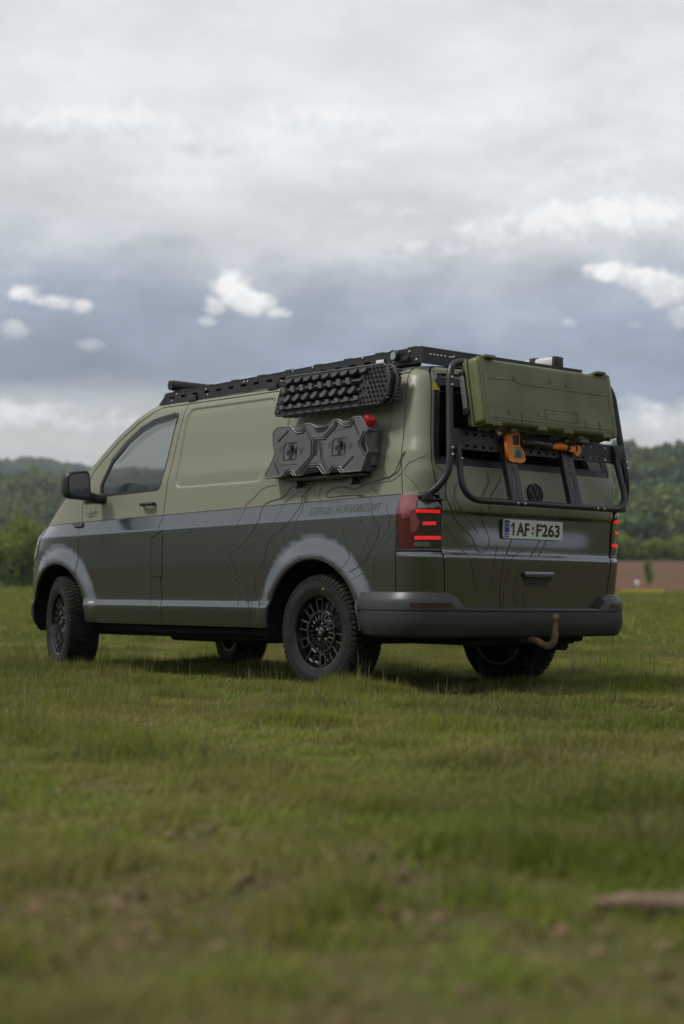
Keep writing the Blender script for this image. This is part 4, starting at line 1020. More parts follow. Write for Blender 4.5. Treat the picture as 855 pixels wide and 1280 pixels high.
pt = lambda a: 1.488
ho = slots(-.62, .62, 19, lambda a: 1.522, .030, .016)+slots(-.62, .62, 19, lambda a: 1.452, .030, .016)
child(sheet('perforated_plate', rect(-.70, 1.432, .70, 1.545, .012), xfn(-.990), 'black_metal', car, holes=ho, thick=.005, grid=.5, back=True), car)
bm = bmesh.new()
for z in (1.434, 1.543): bbox(bm, (-.978, 0, z), (.026, 1.38, .005), .001)
child(from_bm('plate_flange', bm, 'black_metal', car), car)
for y0 in (.285, -.235):
    f2 = flat_fn((-1.050, y0, 1.29), (0, -1, 0), (.26, 0, 1))
    hh = [rpoly([(-.007, -.06), (.007, -.06), (.007, .06), (-.007, .06)], .006, 3)]+[[(.0065*math.cos(t)+dx, .0065*math.sin(t)+dz) for t in np.linspace(0, 6.28, 9)[:-1]] for dx, dz in ((0, .10), (0, -.10), (.012, -.135), (-.012, -.135), (0, .135))]
    u = child(sheet('upright_plate', rect(-.050, -.165, .050, .30, .008), f2, 'black_metal', car, holes=hh, thick=.005, grid=.5, back=True), car)
    bm = bmesh.new(); bbox(bm, (-1.015, y0+.048, 1.35), (.034, .005, .46), .001, Matrix.Translation((-1.015, y0, 1.35)) @ Matrix.Rotation(.254, 4, 'Y') @ Matrix.Translation((1.015, -y0, -1.35))); bbox(bm, (-1.01, y0, 1.60), (.09, .07, .012), .003); child(from_bm('upright_flange', bm, 'black_metal', car), car)
# ---- hard case
cs = empty('hard_case', (-1.06, .04, 1.58), 'long olive green plastic hard case strapped on top of rear carrier', 'case')
cm = frame((-1.140, .640, 1.578), (0, -1, 0), (.172, 0, .985)) 
L, H = 1.205, .392
bm = bmesh.new(); bbox(bm, (L/2, H/2, -.036), (L, H, .085), .028, cm, 4); child(from_bm('lid_shell', bm, 'case_green', cs, 50), cs)
bm = bmesh.new(); bbox(bm, (L/2, H/2, -.098), (L-.004, H-.004, .060), .022, cm, 4); child(from_bm('base_shell', bm, 'case_green', cs, 50), cs)
bm = bmesh.new(); bbox(bm, (L/2, H/2, -.078), (L+.018, H+.016, .018), .006, cm, 2); child(from_bm('rim_flange', bm, 'case_green', cs, 50), cs)
cl = lambda p: (lambda q: (q[0], q[1]))(cm.inverted() @ Vector(on_plane(*k6(p), 0, -1.115)))
U1 = [cl(p) for p in ((18, 176), (180, 190), (240, 216), (560, 262), (714, 282))]; L1 = [cl(p) for p in ((18, 282), (170, 298), (230, 298), (400, 316), (500, 330), (572, 357), (728, 384))]
U1 = [(max(.035, min(L-.03, a)), b) for a, b in U1]; L1 = [(max(.035, min(L-.03, a)), b) for a, b in L1]
bm = bmesh.new(); prism(bm, U1+[(L-.035, H-.04), (.035, H-.03)], 0, .0095, cm, .012); child(from_bm('upper_panel', bm, 'case_green', cs, 20), cs)
bm = bmesh.new(); prism(bm, [(.035, .035), (L-.035, .035)]+L1[::-1], 0, .0095, cm, .012); child(from_bm('lower_panel', bm, 'case_green', cs, 20), cs)
for u, v, hh in [(.30, .29, .03), (.33, .055, .05), (.62, .30, .03), (.76, .29, .03), (.90, .06, .05), (1.03, .055, .05), (.22, .075, .03), (.48, .085, .03)]:
    bm = bmesh.new(); bbox(bm, (u, v, .010), (.012, hh, .010), .003, cm, 1); child(from_bm('stiffener', bm, 'case_green', cs), cs)
bm = bmesh.new(); add_tube(bm, [cm @ Vector((*cl(p), .0095)) for p in ((335, 352), (505, 374), (508, 430), (340, 408), (335, 352))], .003, 5, False); child(from_bm('label_frame', bm, 'case_green', cs, 60), cs)
for u in (.115, .505, .74, 1.10):
    bm = bmesh.new(); bbox(bm, (u, .006, -.05), (.085, .035, .11), .010, cm); bbox(bm, (u-.028, -.004, -.06), (.012, .028, .13), .004, cm, 1); bbox(bm, (u+.028, -.004, -.06), (.012, .028, .13), .004, cm, 1); child(from_bm('hinge_boss', bm, 'case_green', cs), cs)
for u in (.10, .48, .78, 1.09):
    bm = bmesh.new(); bbox(bm, (u, H+.008, -.085), (.075, .022, .060), .005, cm); child(from_bm('latch', bm, 'black_plastic', cs), cs)
for u in (.10, 1.09):
    bm = bmesh.new(); bbox(bm, (u, H+.006, -.02), (.09, .018, .10), .006, cm); child(from_bm('latch_guard', bm, 'case_green', cs), cs)
bm = bmesh.new(); bbox(bm, (.045, H/2, -.036), (.05, H+.020, .098), .012, cm); child(from_bm('corner_band', bm, 'case_green', cs), cs)
bm = bmesh.new(); bbox(bm, (L-.04, H/2, -.036), (.045, H+.014, .094), .012, cm); child(from_bm('corner_band', bm, 'case_green', cs), cs)
bm = bmesh.new(); bbox(bm, (-.020, H*.53, -.108), (.012, .205, .030), .007, cm); g = child(from_bm('side_handle', bm, 'case_grip', cs), cs)
for v in (.085, .315): bm = bmesh.new(); bbox(bm, (-.010, v, -.108), (.034, .030, .040), .006, cm); child(from_bm('handle_bracket', bm, 'black_plastic', cs), cs)
for u in (.30, .90):
    bm = bmesh.new(); bbox(bm, (u, -.012, -.10), (.05, .022, .12), .004, cm); child(from_bm('strap_foot', bm, 'case_green', cs), cs)
# ---- axe
axe = empty('axe', (-1.04, .1, 1.48), 'axe with orange blade guard and orange black handle on carrier plate', 'axe')
AX = -1.040
sh = rpoly(xpl(k6, [(140, 480), (165, 461), (207, 463), (213, 490), (214, 545), (238, 578), (245, 622), (232, 636), (165, 630), (148, 600)], AX), .012, 4)
hl = [rpoly(xpl(k6, [(172, 486), (208, 486), (209, 542), (176, 540)], AX), .004, 2), rpoly(xpl(k6, [(176, 550), (212, 550), (233, 590), (236, 613), (178, 610)], AX), .006, 3)]
child(sheet('blade_guard', sh, xfn(AX), 'orange', axe, holes=hl, thick=.022, grid=.4, back=True), axe)
child(sheet('guard_window', hl[1], xfn(AX), 'axe_print', axe, thick=.004, off=-.006, grid=.4), axe)
child(sheet('axe_head', rpoly(xpl(k6, [(168, 480), (232, 484), (236, 530), (214, 545), (240, 600), (172, 615)], AX), .008, 3), xfn(AX+.008), 'black_metal', axe, thick=.016, grid=.4, back=True), axe)
bm = bmesh.new(); prism(bm, xpl(k6, [(198, 556), (214, 580), (222, 606), (206, 606), (200, 588), (194, 606), (186, 606), (196, 575)], AX), 0, .0015, frame((AX-.003, 0, 0), (0, -1, 0), (0, 0, 1))); child(from_bm('guard_mark', bm, 'print_mid', axe), axe)
hp3 = [on_plane(*k6(p), 0, AX+.004) for p in ((212, 520), (300, 532), (385, 546), (455, 550), (478, 552))]
child(tube('handle', hp3, [.022, .018, .017, .018, .018], 'black_plastic', axe, 12, sx=.8), axe)
child(tube('handle_grip', [on_plane(*k6(p), 0, AX) for p in ((384, 549), (400, 548), (440, 548), (458, 552))], [.012, .020, .022, .019], 'orange', axe, 12, sx=.8), axe)
child(sheet('handle_hook', rpoly(xpl(k6, [(474, 540), (505, 548), (512, 540), (540, 545), (545, 568), (536, 590), (522, 600), (512, 592), (505, 578), (476, 572)], AX), .008, 3), xfn(AX), 'orange', axe, thick=.03, grid=.4, back=True), axe)
q = xpl(k6, [(302, 524), (345, 530), (382, 536)], AX-.018)
bm = bmesh.new()
for k in range(9):
    t = k/8; a, b = q[0][0]+(q[2][0]-q[0][0])*t, q[0][1]+(q[2][1]-q[0][1])*t; bbox(bm, (AX-.0145, -a, b), (.002, .006, .010), 0)
o = child(from_bm('handle_print', bm, 'axe_print', axe), axe); tag(o, kind='stuff')
bm = bmesh.new()
for p in ((300, 540), (500, 560)): c = on_plane(*k6(p), 0, -1.015); bbox(bm, tuple(c), (.05, .02, .05), .004)
child(from_bm('axe_clip', bm, 'black_metal', car), car)
# ------------------------------------------------------------------ land: one height field, cut into named pieces
HD = np.array((math.cos(YAW), math.sin(YAW))); HL = np.array((-HD[1], HD[0]))
def lerp1(v, xs, ys): return np.interp(v, xs, ys)
def sst(v, a, b):
    t = np.clip((np.asarray(v, float)-a)/(b-a), 0, 1); return t*t*(3-2*t)
def crest(az):
    """height of the wooded hill line, as a slope, round the compass (az in degrees, left positive)"""
    a = np.asarray(az, float)
    base = lerp1(a, [-180, -120, -60, -30, -16, -12, -9, -4, 4, 9, 12, 16, 30, 60, 120, 180], [.070, .062, .075, .098, .090, .0775, .0735, .069, .066, .0655, .066, .066, .076, .070, .060, .070])
    return base+.0022*np.sin(a*1.3+.7)+.0012*np.sin(a*3.7)
def height(az, d):
    az, d = np.broadcast_arrays(np.asarray(az, float), np.asarray(d, float))
    near = np.maximum(0, d-19.); z = .0158*(near-6*(1-np.exp(-near/6)))
    rt = sst(-az, -2, 7)                                   # 0 to the left, 1 to the right
    edge = .0158*(92-19-6)
    far_r = lerp1(d, [0, 92, 172, 200, 260, 700, 800], [0, 0, 3.75, 4.3, 5.5, 0, 0])
    zl = np.where(d > 92, edge-1.2*sst(d, 92, 150)*(1-rt)+far_r*rt*(d < 261)+5.5*rt*(d >= 261), z)
    hill = sst(d, 240, 720)**.85*(crest(az)*720-6.5)
    zl = zl+hill+ .004*np.maximum(0, d-720)*(1-rt*.9)*(d < 1100)
    back = sst(d, 850, 1420)*(.098*1400-66)*lerp1(az, [-30, -6, 0, 10, 14, 40], [.1, .3, .75, .93, 1.02, .8])
    return zl+back
ZOFF = .0
def pos(az, d):
    a = np.radians(az); c, s = np.cos(a), np.sin(a)
    return CAM[0]+d*(HD[0]*c+HL[0]*s), CAM[1]+d*(HD[1]*c+HL[1]*s)
def gz(x, y):
    dx, dy = x-CAM[0], y-CAM[1]; d = np.hypot(dx, dy); az = np.degrees(np.arctan2(dx*HL[0]+dy*HL[1], dx*HD[0]+dy*HD[1]))
    return height(az, d)
AZ = np.unique(np.concatenate([np.arange(-180, -30, 6), np.arange(-30, 30, 1.0), np.arange(30, 181, 6)]))
DD = np.concatenate([[0, 1, 2], np.arange(3, 40, 1.5), np.arange(40, 92, 4), [92, 97, 105, 115, 130, 150, 172, 186, 200, 230, 260], np.arange(300, 760, 40), [800, 850, 900, 980, 1060, 1150, 1250, 1350, 1420, 1600, 1900]])
A2, D2 = np.meshgrid(AZ, DD); X2, Y2 = pos(A2, D2); Z2 = height(A2, D2)
def zone(a, d):
    if d < 92: return 0
    if -32 < a < -1.0 and d < 172: return 1
    return 2
def ground_mat(name, c1, c2, c3, sc, rough=.95):
    m = bpy.data.materials.new(name); m.use_nodes = True; t = NT(m.node_tree); b = t.n['Principled BSDF']
    g = t.new('ShaderNodeNewGeometry').outputs['Position']
    n1 = t.noise(g, sc, 6, .6); n2 = t.noise(g, sc*9, 5, .65)
    c = t.mix(t.ss(n1, .38, .64), c1, c2); c = t.mix(t.ss(n2, .45, .75), c, c3)
    t.l.new(c, b.inputs['Base Color']); b.inputs['Roughness'].default_value = rough; b.inputs['Specular IOR Level'].default_value = .1
    bp = t.new('ShaderNodeBump'); bp.inputs['Strength'].default_value = .6; bp.inputs['Distance'].default_value = .03
    t.l.new(t.noise(g, sc*40, 4, .7), bp.inputs['Height']); t.l.new(bp.outputs[0], b.inputs['Normal'])
    MATS[name] = m; return m
ground_mat('meadow_soil', (.075, .082, .020), (.085, .058, .030), (.105, .068, .038), .55)
ground_mat('ploughed_soil', (.115, .064, .036), (.092, .052, .030), (.125, .074, .043), .09)
ground_mat('hill_floor', (.11, .135, .045), (.085, .11, .036), (.13, .145, .06), .012)
lab = ['ground', 'ploughed_field', 'hills']
nA = len(AZ)
idx = lambda i, j: i*nA+j
allv = np.column_stack((X2.ravel(), Y2.ravel(), Z2.ravel()))
for k, (nm, mt) in enumerate(zip(lab, ('meadow_soil', 'ploughed_soil', 'hill_floor'))):
    F = []
    for i in range(len(DD)-1):
        for j in range(nA-1):
            if zone((AZ[j]+AZ[j+1])/2, (DD[i]+DD[i+1])/2) == k: F.append((idx(i, j), idx(i, j+1), idx(i+1, j+1), idx(i+1, j)) if i else (idx(0, j), idx(1, j+1), idx(1, j)))
    used = sorted({v for f in F for v in f}); mp = {v: q for q, v in enumerate(used)}
    o = mk(nm, allv[used], [tuple(mp[v] for v in f[::-1]) for f in F], mt); tag(o, kind='structure')
# ------------------------------------------------------------------ scattering by geometry nodes: points carry rotation, scale and variant
def scatter(name, pts, rot, scl, var, sources, label, cat):
    me = bpy.data.meshes.new(name); me.from_pydata([], [], [])
    n = len(pts); me.vertices.add(n); me.vertices.foreach_set('co', np.asarray(pts, np.float32).ravel())
    for nm, typ, arr in (('rot', 'FLOAT_VECTOR', rot), ('scl', 'FLOAT_VECTOR', scl), ('vid', 'INT', var)):
        a = me.attributes.new(nm, typ, 'POINT'); a.data.foreach_set('vector' if typ == 'FLOAT_VECTOR' else 'value', np.asarray(arr, np.int32 if typ == 'INT' else np.float32).ravel())
    o = bpy.data.objects.new(name, me); COL.objects.link(o); tag(o, label, cat, None, 'stuff')
    col = bpy.data.collections.new(name+'_sources')
    for s in sources: col.objects.link(s)
    ng = bpy.data.node_groups.new(name, 'GeometryNodeTree'); ng.interface.new_socket('Geometry', in_out='INPUT', socket_type='NodeSocketGeometry'); ng.interface.new_socket('Geometry', in_out='OUTPUT', socket_type='NodeSocketGeometry')
    N, Lk = ng.nodes, ng.links
    gi, go, iop, ci = N.new('NodeGroupInput'), N.new('NodeGroupOutput'), N.new('GeometryNodeInstanceOnPoints'), N.new('GeometryNodeCollectionInfo')
    ci.inputs['Collection'].default_value = col; ci.inputs['Separate Children'].default_value = True; ci.inputs['Reset Children'].default_value = True
    m2p = N.new('GeometryNodeMeshToPoints'); Lk.new(gi.outputs[0], m2p.inputs[0]); Lk.new(m2p.outputs[0], iop.inputs['Points']); Lk.new(ci.outputs[0], iop.inputs['Instance']); iop.inputs['Pick Instance'].default_value = True
    for nm, typ, sock in (('rot', 'FLOAT_VECTOR', 'Rotation'), ('scl', 'FLOAT_VECTOR', 'Scale'), ('vid', 'INT', 'Instance Index')):
        a = N.new('GeometryNodeInputNamedAttribute'); a.data_type = typ; a.inputs[0].default_value = nm; Lk.new(a.outputs[0], iop.inputs[sock])
    Lk.new(iop.outputs[0], go.inputs[0])
    md = o.modifiers.new('scatter', 'NODES'); md.node_group = ng
    return o
def loose(name, V, F, mat):
    me = bpy.data.meshes.new(name); me.from_pydata([tuple(v) for v in V], [], F); me.shade_smooth(); me.materials.append(MATS[mat]); return bpy.data.objects.new(name, me)
def leaf_mat(name, dark, light, dry=None, trans=.25, rnd='inst'):
    """foliage: colour varies per instance and per place, light passes through"""
    m = bpy.data.materials.new(name); m.use_nodes = True; t = NT(m.node_tree); b = t.n['Principled BSDF']
    oi = t.new('ShaderNodeObjectInfo').outputs['Random']; g = t.new('ShaderNodeNewGeometry'); 
    n = t.noise(g.outputs['Position'], .45, 4, .6)
    f = t.m('ADD', t.m('MULTIPLY', oi, .55), t.m('MULTIPLY', g.outputs['Random Per Island'], .45))
    c = t.mix(f, dark, light)
    if dry is not None:
        n3 = t.noise(g.outputs['Position'], 1.1, 5, .65)
        c = t.mix(t.m('MULTIPLY', t.ss(t.m('ADD', n3, t.m('MULTIPLY', t.m('SUBTRACT', g.outputs['Random Per Island'], .5), .45)), .52, .72), .85), c, dry)
        c = t.mix(t.m('MULTIPLY', t.ss(n, .42, .62), .45), c, tuple(v*.62 for v in dark))
    b.inputs['Roughness'].default_value = .55; b.inputs['Specular IOR Level'].default_value = .25
    t.l.new(c, b.inputs['Base Color'])
    tr = t.new('ShaderNodeBsdfTranslucent'); t.l.new(c, tr.inputs[0]); mx = t.new('ShaderNodeMixShader'); mx.inputs[0].default_value = trans
    t.l.new(b.outputs[0], mx.inputs[1]); t.l.new(tr.outputs[0], mx.inputs[2]); t.l.new(mx.outputs[0], t.n['Material Output'].inputs[0]); MATS[name] = m
leaf_mat('grass_blade', (.078, .128, .010), (.275, .315, .036), (.30, .23, .09), .42)
leaf_mat('grass_tall', (.11, .135, .036), (.19, .20, .065), (.27, .22, .12), .35)
leaf_mat('forest_leaf', (.040, .078, .012), (.165, .215, .034), None, .25)
leaf_mat('forest_dark', (.028, .054, .022), (.062, .095, .030), None, .15)
leaf_mat('bush_leaf', (.12, .17, .032), (.25, .31, .065), None, .4)
leaf_mat('dry_leaf', (.10, .062, .03), (.20, .135, .07), None, .1)
pm('bark', (.085, .066, .048), .9, 0, 0, (9, .35), (30, .6, .02), .2)
pm('dead_wood', (.15, .105, .072), .85, 0, 0, (12, .35), (40, .5, .01), .2)
# grass tufts
def tuft(seed, n, h, spread, w, lean):
    rg = np.random.default_rng(seed); V, F = [], []
    for _ in range(n):
        a = rg.uniform(0, 6.283); r = spread*math.sqrt(rg.uniform()); x, y = r*math.cos(a), r*math.sin(a)
        b = rg.uniform(0, 6.283); L = h*rg.uniform(.45, 1.); ln = lean*rg.uniform(.2, 1.2); ww = w*rg.uniform(.7, 1.2)
        dx, dy = math.cos(b), math.sin(b); k = len(V)
        for t, wf in ((0, 1.), (.55, .8)):
            cx, cy, z = x+dx*ln*L*t*t, y+dy*ln*L*t*t, L*t*(1-.25*ln*t)-.004
            V += [(cx-dy*ww*wf/2, cy+dx*ww*wf/2, z), (cx+dy*ww*wf/2, cy-dx*ww*wf/2, z)]
        V.append((x+dx*ln*L, y+dy*ln*L, L*(1-.25*ln)))
        F += [(k, k+1, k+3, k+2), (k+2, k+3, k+4)]
    return V, F
tufts = [loose('grass_tuft_%02d' % i, *tuft(10+i, 18, .052, .055, .0040, .9), 'grass_blade') for i in range(6)]
tall = [loose('grass_stalk_%02d' % i, *tuft(40+i, 6, .13, .035, .0036, .6), 'grass_tall') for i in range(3)]
far_t = [loose('grass_clump_%02d' % i, *tuft(70+i, 26, .11, .26, .016, .7), 'grass_blade') for i in range(4)]
rg = np.random.default_rng(5)
def vnoise(x, y, sc, seed):
    """value noise 0..1"""
    r = np.random.default_rng(seed); T = r.uniform(size=(64, 64)); u, v = x*sc, y*sc; i, j = np.floor(u).astype(int), np.floor(v).astype(int); fu, fv = u-i, v-j
    fu, fv = fu*fu*(3-2*fu), fv*fv*(3-2*fv); g = lambda a, b: T[a % 64, b % 64]
    return (g(i, j)*(1-fu)+g(i+1, j)*fu)*(1-fv)+(g(i, j+1)*(1-fu)+g(i+1, j+1)*fu)*fv
BARE = [(290, 941, .17), (190, 909, .14), (235, 1045, .13), (740, 835, .16), (822, 888, .14), (110, 1000, .22), (215, 1170, .16), (640, 1150, .22), (790, 1185, .2), (480, 1085, .16), (100, 1190, .16), (500, 1262, .2), (165, 1120, .1), (330, 1110, .1), (40, 1140, .12), (560, 1150, .14), (840, 1225, .16)]
def ground_at(px, py):
    d = ray(px, py); t = 1.
    for _ in range(60):
        P = CAM+d*t; t += (gz(P[0], P[1])-P[2])/d[2]*.7
    return CAM+d*t
BW = [(*ground_at(a, b)[:2], r) for a, b, r in BARE]
def scatter_grass(name, n, d0, d1, azr, src, hfun, dens_keep, label, pw=.5):
    # n is the density per square metre 6 m away; it thins out as a power of the distance, over the view and 2.3 m either side
    g = np.linspace(d0, d1, 800); w = np.minimum(n*1.15, n*(g/6)**(-pw))*2*(g*math.tan(R(azr))+2.3); c = np.cumsum(w)*(g[1]-g[0]); n = int(c[-1])
    d = np.interp(rg.uniform(size=n), c/c[-1], g); lat = rg.uniform(-1, 1, n)*(d*math.tan(R(azr))+2.3)
    x, y = CAM[0]+HD[0]*d+HL[0]*lat, CAM[1]+HD[1]*d+HL[1]*lat; k = np.ones(n, bool); clump = vnoise(x, y, 3.1, 17)
    bare = vnoise(x, y, .9, 3)*.6+vnoise(x, y, 2.7, 4)*.4
    f = sst(bare, .20, .32); 
    for bx, by, r in BW: f *= sst(np.hypot(((x-bx)*HL[0]+(y-by)*HL[1]), ((x-bx)*HD[0]+(y-by)*HD[1])/2.6)+r*.7*(vnoise(x, y, 9., 31)-.5), r*.7, r*1.35)*.98+.02
    k &= rg.uniform(size=n) < (1-dens_keep)+dens_keep*f
    for wx, wy in ((0, .8), (0, -.8), (3, .8), (3, -.8)): k &= ~((abs(x-wx) < .10) & (abs(y-wy) < .13))
    x, y, d = x[k], y[k], d[k]; n = len(x); z = gz(x, y)
    hv = hfun(x, y)*(.40+.5*vnoise(x, y, .7, 8)+1.25*sst(clump[k], .45, .95))*rg.uniform(.65, 1.3, n)*(.55+.45*f[k])
    rot = np.column_stack((rg.normal(0, .12, n), rg.normal(0, .12, n), rg.uniform(0, 6.283, n))); ws = rg.uniform(.85, 1.2, n)
    scatter(name, np.column_stack((x, y, z)), rot, np.column_stack((ws, ws, hv)), rg.integers(0, len(src), n), src, label, 'grass')
def one(x, y):
    h = np.ones_like(x)
    for wx, wy, a in ((3, .8, 1.7), (0, .85, .9), (-.05, -.8, .35)): h = h+a*np.exp(-(np.hypot(x-wx-.05, y-wy-.12)/.40)**2)
    return h
GS = 1.0
scatter_grass('short_grass', 1950*GS, .6, 24, 16, tufts, one, .93, 'short patchy green grass covering the near meadow', .76)
scatter_grass('tall_grass', 55*GS, 3.0, 24, 15, tall, one, .6, 'scattered taller pale grass stalks in the meadow', .1)
scatter_grass('far_grass', 60*GS, 20, 93, 16, far_t, one, .35, 'grass clumps of the meadow beyond the van', .9)
# ------------------------------------------------------------------ trees
def crown_mesh(seed, rx, rz, z0, n, leaf, lobes=9, gap=.35):
    """many leaf faces on uneven clumps"""
    r = np.random.default_rng(seed); V, F = [], []
    cl = []
    for _ in range(lobes):
        a, h = r.uniform(0, 6.283), r.uniform(-.75, .95); q = math.sqrt(max(.05, 1-h*h))*r.uniform(.35, .8)
        cl.append((rx*q*math.cos(a), rx*q*math.sin(a), z0+rz*h*.75, r.uniform(.30, .55)))
    cl.append((0, 0, z0+.1*rz, .6))
    for _ in range(n):
        c = cl[r.integers(len(cl))]; v = r.normal(size=3); v /= np.linalg.norm(v); k = c[3]*(r.uniform(.35, 1.)**.45)*(1+.25*r.normal())
        p = np.array((c[0]+v[0]*k*rx, c[1]+v[1]*k*rx, c[2]+v[2]*k*rz))
        nn = v+r.normal(0, .6, 3); nn /= np.linalg.norm(nn); t = np.cross(nn, r.normal(size=3)); t /= np.linalg.norm(t)+1e-9; b = np.cross(nn, t); s = leaf*r.uniform(.6, 1.3); i = len(V)
        V += [p-t*s, p-b*s*.55, p+t*s, p+b*s*.55]; F.append((i, i+1, i+2, i+3))
    return V, F
def trunk_mesh(seed, h, rad, limbs, reach):
    r = np.random.default_rng(seed); bm = bmesh.new(); add_tube(bm, [(0, 0, -.15), (.02, 0, h*.3), (-.02*h/4, .03, h*.65), (.03, -.02, h)], [rad*1.25, rad, rad*.7, rad*.25], 8)
    for _ in range(limbs):
        a = r.uniform(0, 6.283); z = h*r.uniform(.3, .8); L = reach*r.uniform(.5, 1.); add_tube(bm, [(0, 0, z), (L*.5*math.cos(a), L*.5*math.sin(a), z+L*.35), (L*math.cos(a), L*math.sin(a), z+L*.8)], [rad*.5, rad*.32, rad*.1], 6)
    me = bpy.data.meshes.new('trunk'); bmesh.ops.recalc_face_normals(bm, faces=bm.faces[:]); bm.to_mesh(me); bm.free(); me.shade_smooth(); me.materials.append(MATS['bark']); return me
# far woods on the hills: one mass
fsrc = [loose('forest_tree_%02d' % i, *crown_mesh(100+i, 2.9, 3.4, 3.9, 520, .55, 8), 'forest_leaf' if i < 4 else 'forest_dark') for i in range(6)]
n = 9000; az = np.concatenate([rg.uniform(-21, 21, 11000), rg.uniform(-180, 180, 5200)]); d = np.sqrt(rg.uniform(235**2, 745**2, len(az)))
k = np.ones(len(az), bool)
x, y = pos(az, d); k &= ~((az > 2) & (d > 640+60*vnoise(x, y, .02, 5)) )               # open meadow along the left crest
k &= ~((az > 2) & (vnoise(x, y, .016, 11) > .70))
az, d, x, y = az[k], d[k], x[k], y[k]; z = height(az, d); m = len(x); sc = rg.uniform(.7, 1.35, m)*np.where(d < 330, .8, 1.); dk = vnoise(x, y, .02, 21)
var = np.where(rg.uniform(size=m) < sst(dk, .40, .72)*.85, rg.integers(4, 6, m), rg.integers(0, 4, m))
scatter('hill_forest', np.column_stack((x, y, z-.4)), np.column_stack((np.zeros(m), np.zeros(m), rg.uniform(0, 6.283, m))), np.column_stack((sc, sc, sc*rg.uniform(.85, 1.2, m))), var, fsrc, 'dense mixed green forest covering the distant hills', 'forest')
m = 2600; az = rg.uniform(-4, 24, m); d = np.sqrt(rg.uniform(1000**2, 1430**2, m)); x, y = pos(az, d); z = height(az, d); sc = rg.uniform(1.3, 2.1, m)
scatter('ridge_forest', np.column_stack((x, y, z-2)), np.column_stack((np.zeros(m), np.zeros(m), rg.uniform(0, 6.283, m))), np.column_stack((sc, sc, sc*.6)), rg.integers(0, 6, m), fsrc, 'hazy forest along the farthest ridge', 'forest')
# trees and bushes one can tell apart
def plant(name, label, cat, group, px, d, h, wid, crown, trunk, dz=0):
    az = -math.degrees(math.atan((px-427.5)/FPX)); x, y = pos(az, d); z = float(height(az, d))
    o = empty(name, (float(x), float(y), z), label, cat, group); sc = (wid, wid, h)
    c = bpy.data.objects.new('crown', crown); COL.objects.link(c); c.parent = o; c.scale = sc; c.rotation_euler = (0, 0, random.uniform(0, 6.28))
    t = bpy.data.objects.new('trunk', trunk); COL.objects.link(t); t.parent = o; t.scale = sc
    return o
crowns = []
for i in range(5):
    q = loose('crown', *crown_mesh(300+i, .52, .50, .50, 2300, .036, 13), 'bush_leaf' if i < 3 else 'forest_leaf'); crowns.append(q.data); bpy.data.objects.remove(q)
trunks = [trunk_mesh(60+i, .75, .03, 7, .35) for i in range(3)]
BUSH = ['broad bright green bush at the outer end of the meadow edge row', 'rounded bush next to the broad bush at meadow edge', 'lowest bush in the row at the meadow edge', 'tallest bush in the meadow edge row beside the van nose', 'bush half hidden behind the front bumper of the van', 'bush seen past the front wheel of the van', 'bush hidden behind the van cab at meadow edge']
for i, (px, d, h, w) in enumerate([(-34, 90, 4.2, 3.4), (-10, 91, 3.4, 3.0), (12, 90, 2.9, 2.6), (30, 90.5, 4.0, 2.9), (48, 91, 3.5, 2.6), (70, 93, 3.2, 3.2)]):
    plant('hedge_bush', BUSH[i], 'bush', 'bushes along the meadow edge', px, d, h, w, crowns[i % 3], trunks[i % 3])
for i, px in enumerate(list(range(-60, 130, 15))):
    plant('valley_tree', 'dark leafy tree in the valley behind the meadow bushes', 'tree', 'trees in the valley behind the bushes', px+random.uniform(-4, 4), random.uniform(190, 225), random.uniform(6.5, 9.5), random.uniform(5, 7), crowns[3+i % 2], trunks[i % 3])
for i, px in enumerate(list(range(640, 930, 10))):
    plant('field_edge_tree', 'low dark green tree in the row behind ploughed field', 'tree', 'trees behind the ploughed field', px+random.uniform(-4, 4), random.uniform(174, 182), random.uniform(2.0, 3.0), random.uniform(2.2, 3.4), crowns[(i*3) % 5], trunks[i % 3])
plant('sapling', 'thin young tree standing alone in front of ploughed field', 'tree', None, 811, 100, 1.9, .6, crowns[1], trunks[0])
# white marker and yellow flowers at the field edge
az = -math.degrees(math.atan((797-427.5)/FPX)); x, y = pos(az, 97.); z = float(height(az, 97.)); mk_ = empty('marker_post', (float(x), float(y), z), 'round white marker on short post at ploughed field edge', 'marker')
pm('marker_white', (.75, .75, .74), .5)
o = lathe('marker_disc', [(-.03, 0), (-.03, .13), (0, .15), (.03, .13), (.03, 0)], 'marker_white', mk_, 24, 'X'); o.location = (0, 0, .38); o.rotation_euler = (0, 0, YAW)
tube('post', [(0, 0, -.1), (0, 0, .3)], .025, 'alu', mk_, 8)
leaf_mat('yellow_flower', (.40, .36, .02), (.55, .48, .03), None, .2)
fl = loose('flower_head', *tuft(90, 22, .16, .16, .03, .6), 'yellow_flower')
m = 260; az = rg.uniform(-11.1, -9.7, m); d = rg.uniform(91.6, 93.6, m); x, y = pos(az, d); sc = rg.uniform(.7, 1.3, m)
scatter('flower_strip', np.column_stack((x, y, height(az, d))), np.column_stack((np.zeros(m), np.zeros(m), rg.uniform(0, 6.28, m))), np.column_stack((sc, sc, sc)), np.zeros(m), [fl], 'strip of yellow wild flowers along the field edge', 'flowers')
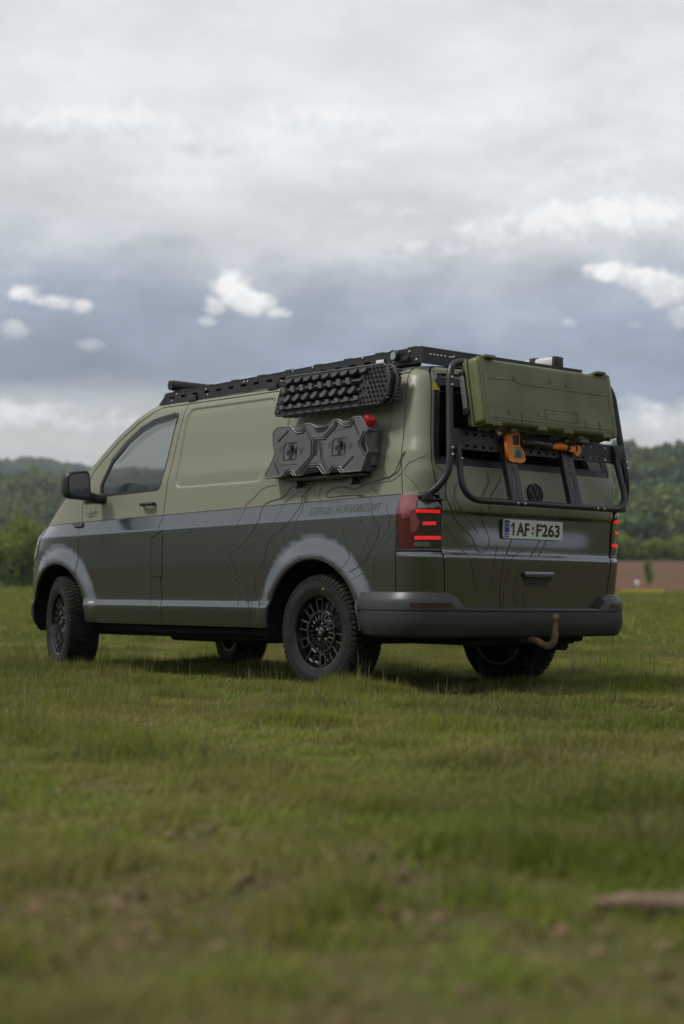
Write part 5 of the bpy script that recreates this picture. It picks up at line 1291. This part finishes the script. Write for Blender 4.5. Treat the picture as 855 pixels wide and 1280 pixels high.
# weathered branch lying in the grass
P = ground_at(815, 1148); br = empty('fallen_branch', (float(P[0]), float(P[1]), float(P[2])), 'short weathered piece of dead wood lying in the grass', 'wood')
sd = Vector((RGT[0], RGT[1], 0)).normalized(); fd = Vector((HD[0], HD[1], 0))
bm = bmesh.new(); pp = [sd*u+fd*v+Vector((0, 0, w)) for u, v, w in ((-.10, .06, .012), (-.04, .03, .026), (.03, -.01, .030), (.11, -.03, .024), (.20, -.09, .012))]; add_tube(bm, pp, [.010, .019, .023, .020, .009], 9, sy=.8)
add_tube(bm, [pp[2], pp[2]+sd*.06+fd*.05+Vector((0, 0, .02))], [.010, .005], 6); from_bm('wood', bm, 'dead_wood', br, 60)
# dead leaves on the bare soil
V, F = [], []
dl = loose('dead_leaf', [(-.02, 0, .002), (0, -.010, .006), (.022, 0, .004), (0, .010, .009)], [(0, 1, 2, 3)], 'dry_leaf')
pts = []
for bx, by, r in BW:
    for _ in range(26): a, q = random.uniform(0, 6.28), r*1.3*math.sqrt(random.random()); pts.append((bx+q*math.cos(a), by+q*math.sin(a), .004))
pts = np.array(pts); pts[:, 2] += gz(pts[:, 0], pts[:, 1]); m = len(pts); sc = rg.uniform(.5, 1.2, m)
scatter('leaf_litter', pts, np.column_stack((rg.normal(0, .3, m), rg.normal(0, .3, m), rg.uniform(0, 6.28, m))), np.column_stack((sc, sc, sc)), np.zeros(m), [dl], 'dead leaves and straw on the bare patches of soil', 'leaf litter')
# ------------------------------------------------------------------ haze
bm = bmesh.new(); bmesh.ops.create_cube(bm, size=1.)
for v in bm.verts: v.co = (v.co.x*4400, v.co.y*4400, -3+(v.co.z+.5)*175)
hz = from_bm('haze', bm); tag(hz, 'thin pale haze filling the valley air', 'haze', None, 'stuff')
m = bpy.data.materials.new('haze_air'); m.use_nodes = True; t = NT(m.node_tree); t.n.remove(t.n['Principled BSDF'])
pv = t.new('ShaderNodeVolumePrincipled'); pv.inputs['Color'].default_value = (.80, .88, 1., 1); pv.inputs['Density'].default_value = .00026; pv.inputs['Anisotropy'].default_value = .2
t.l.new(pv.outputs[0], t.n['Material Output'].inputs['Volume']); hz.data.materials.append(m)
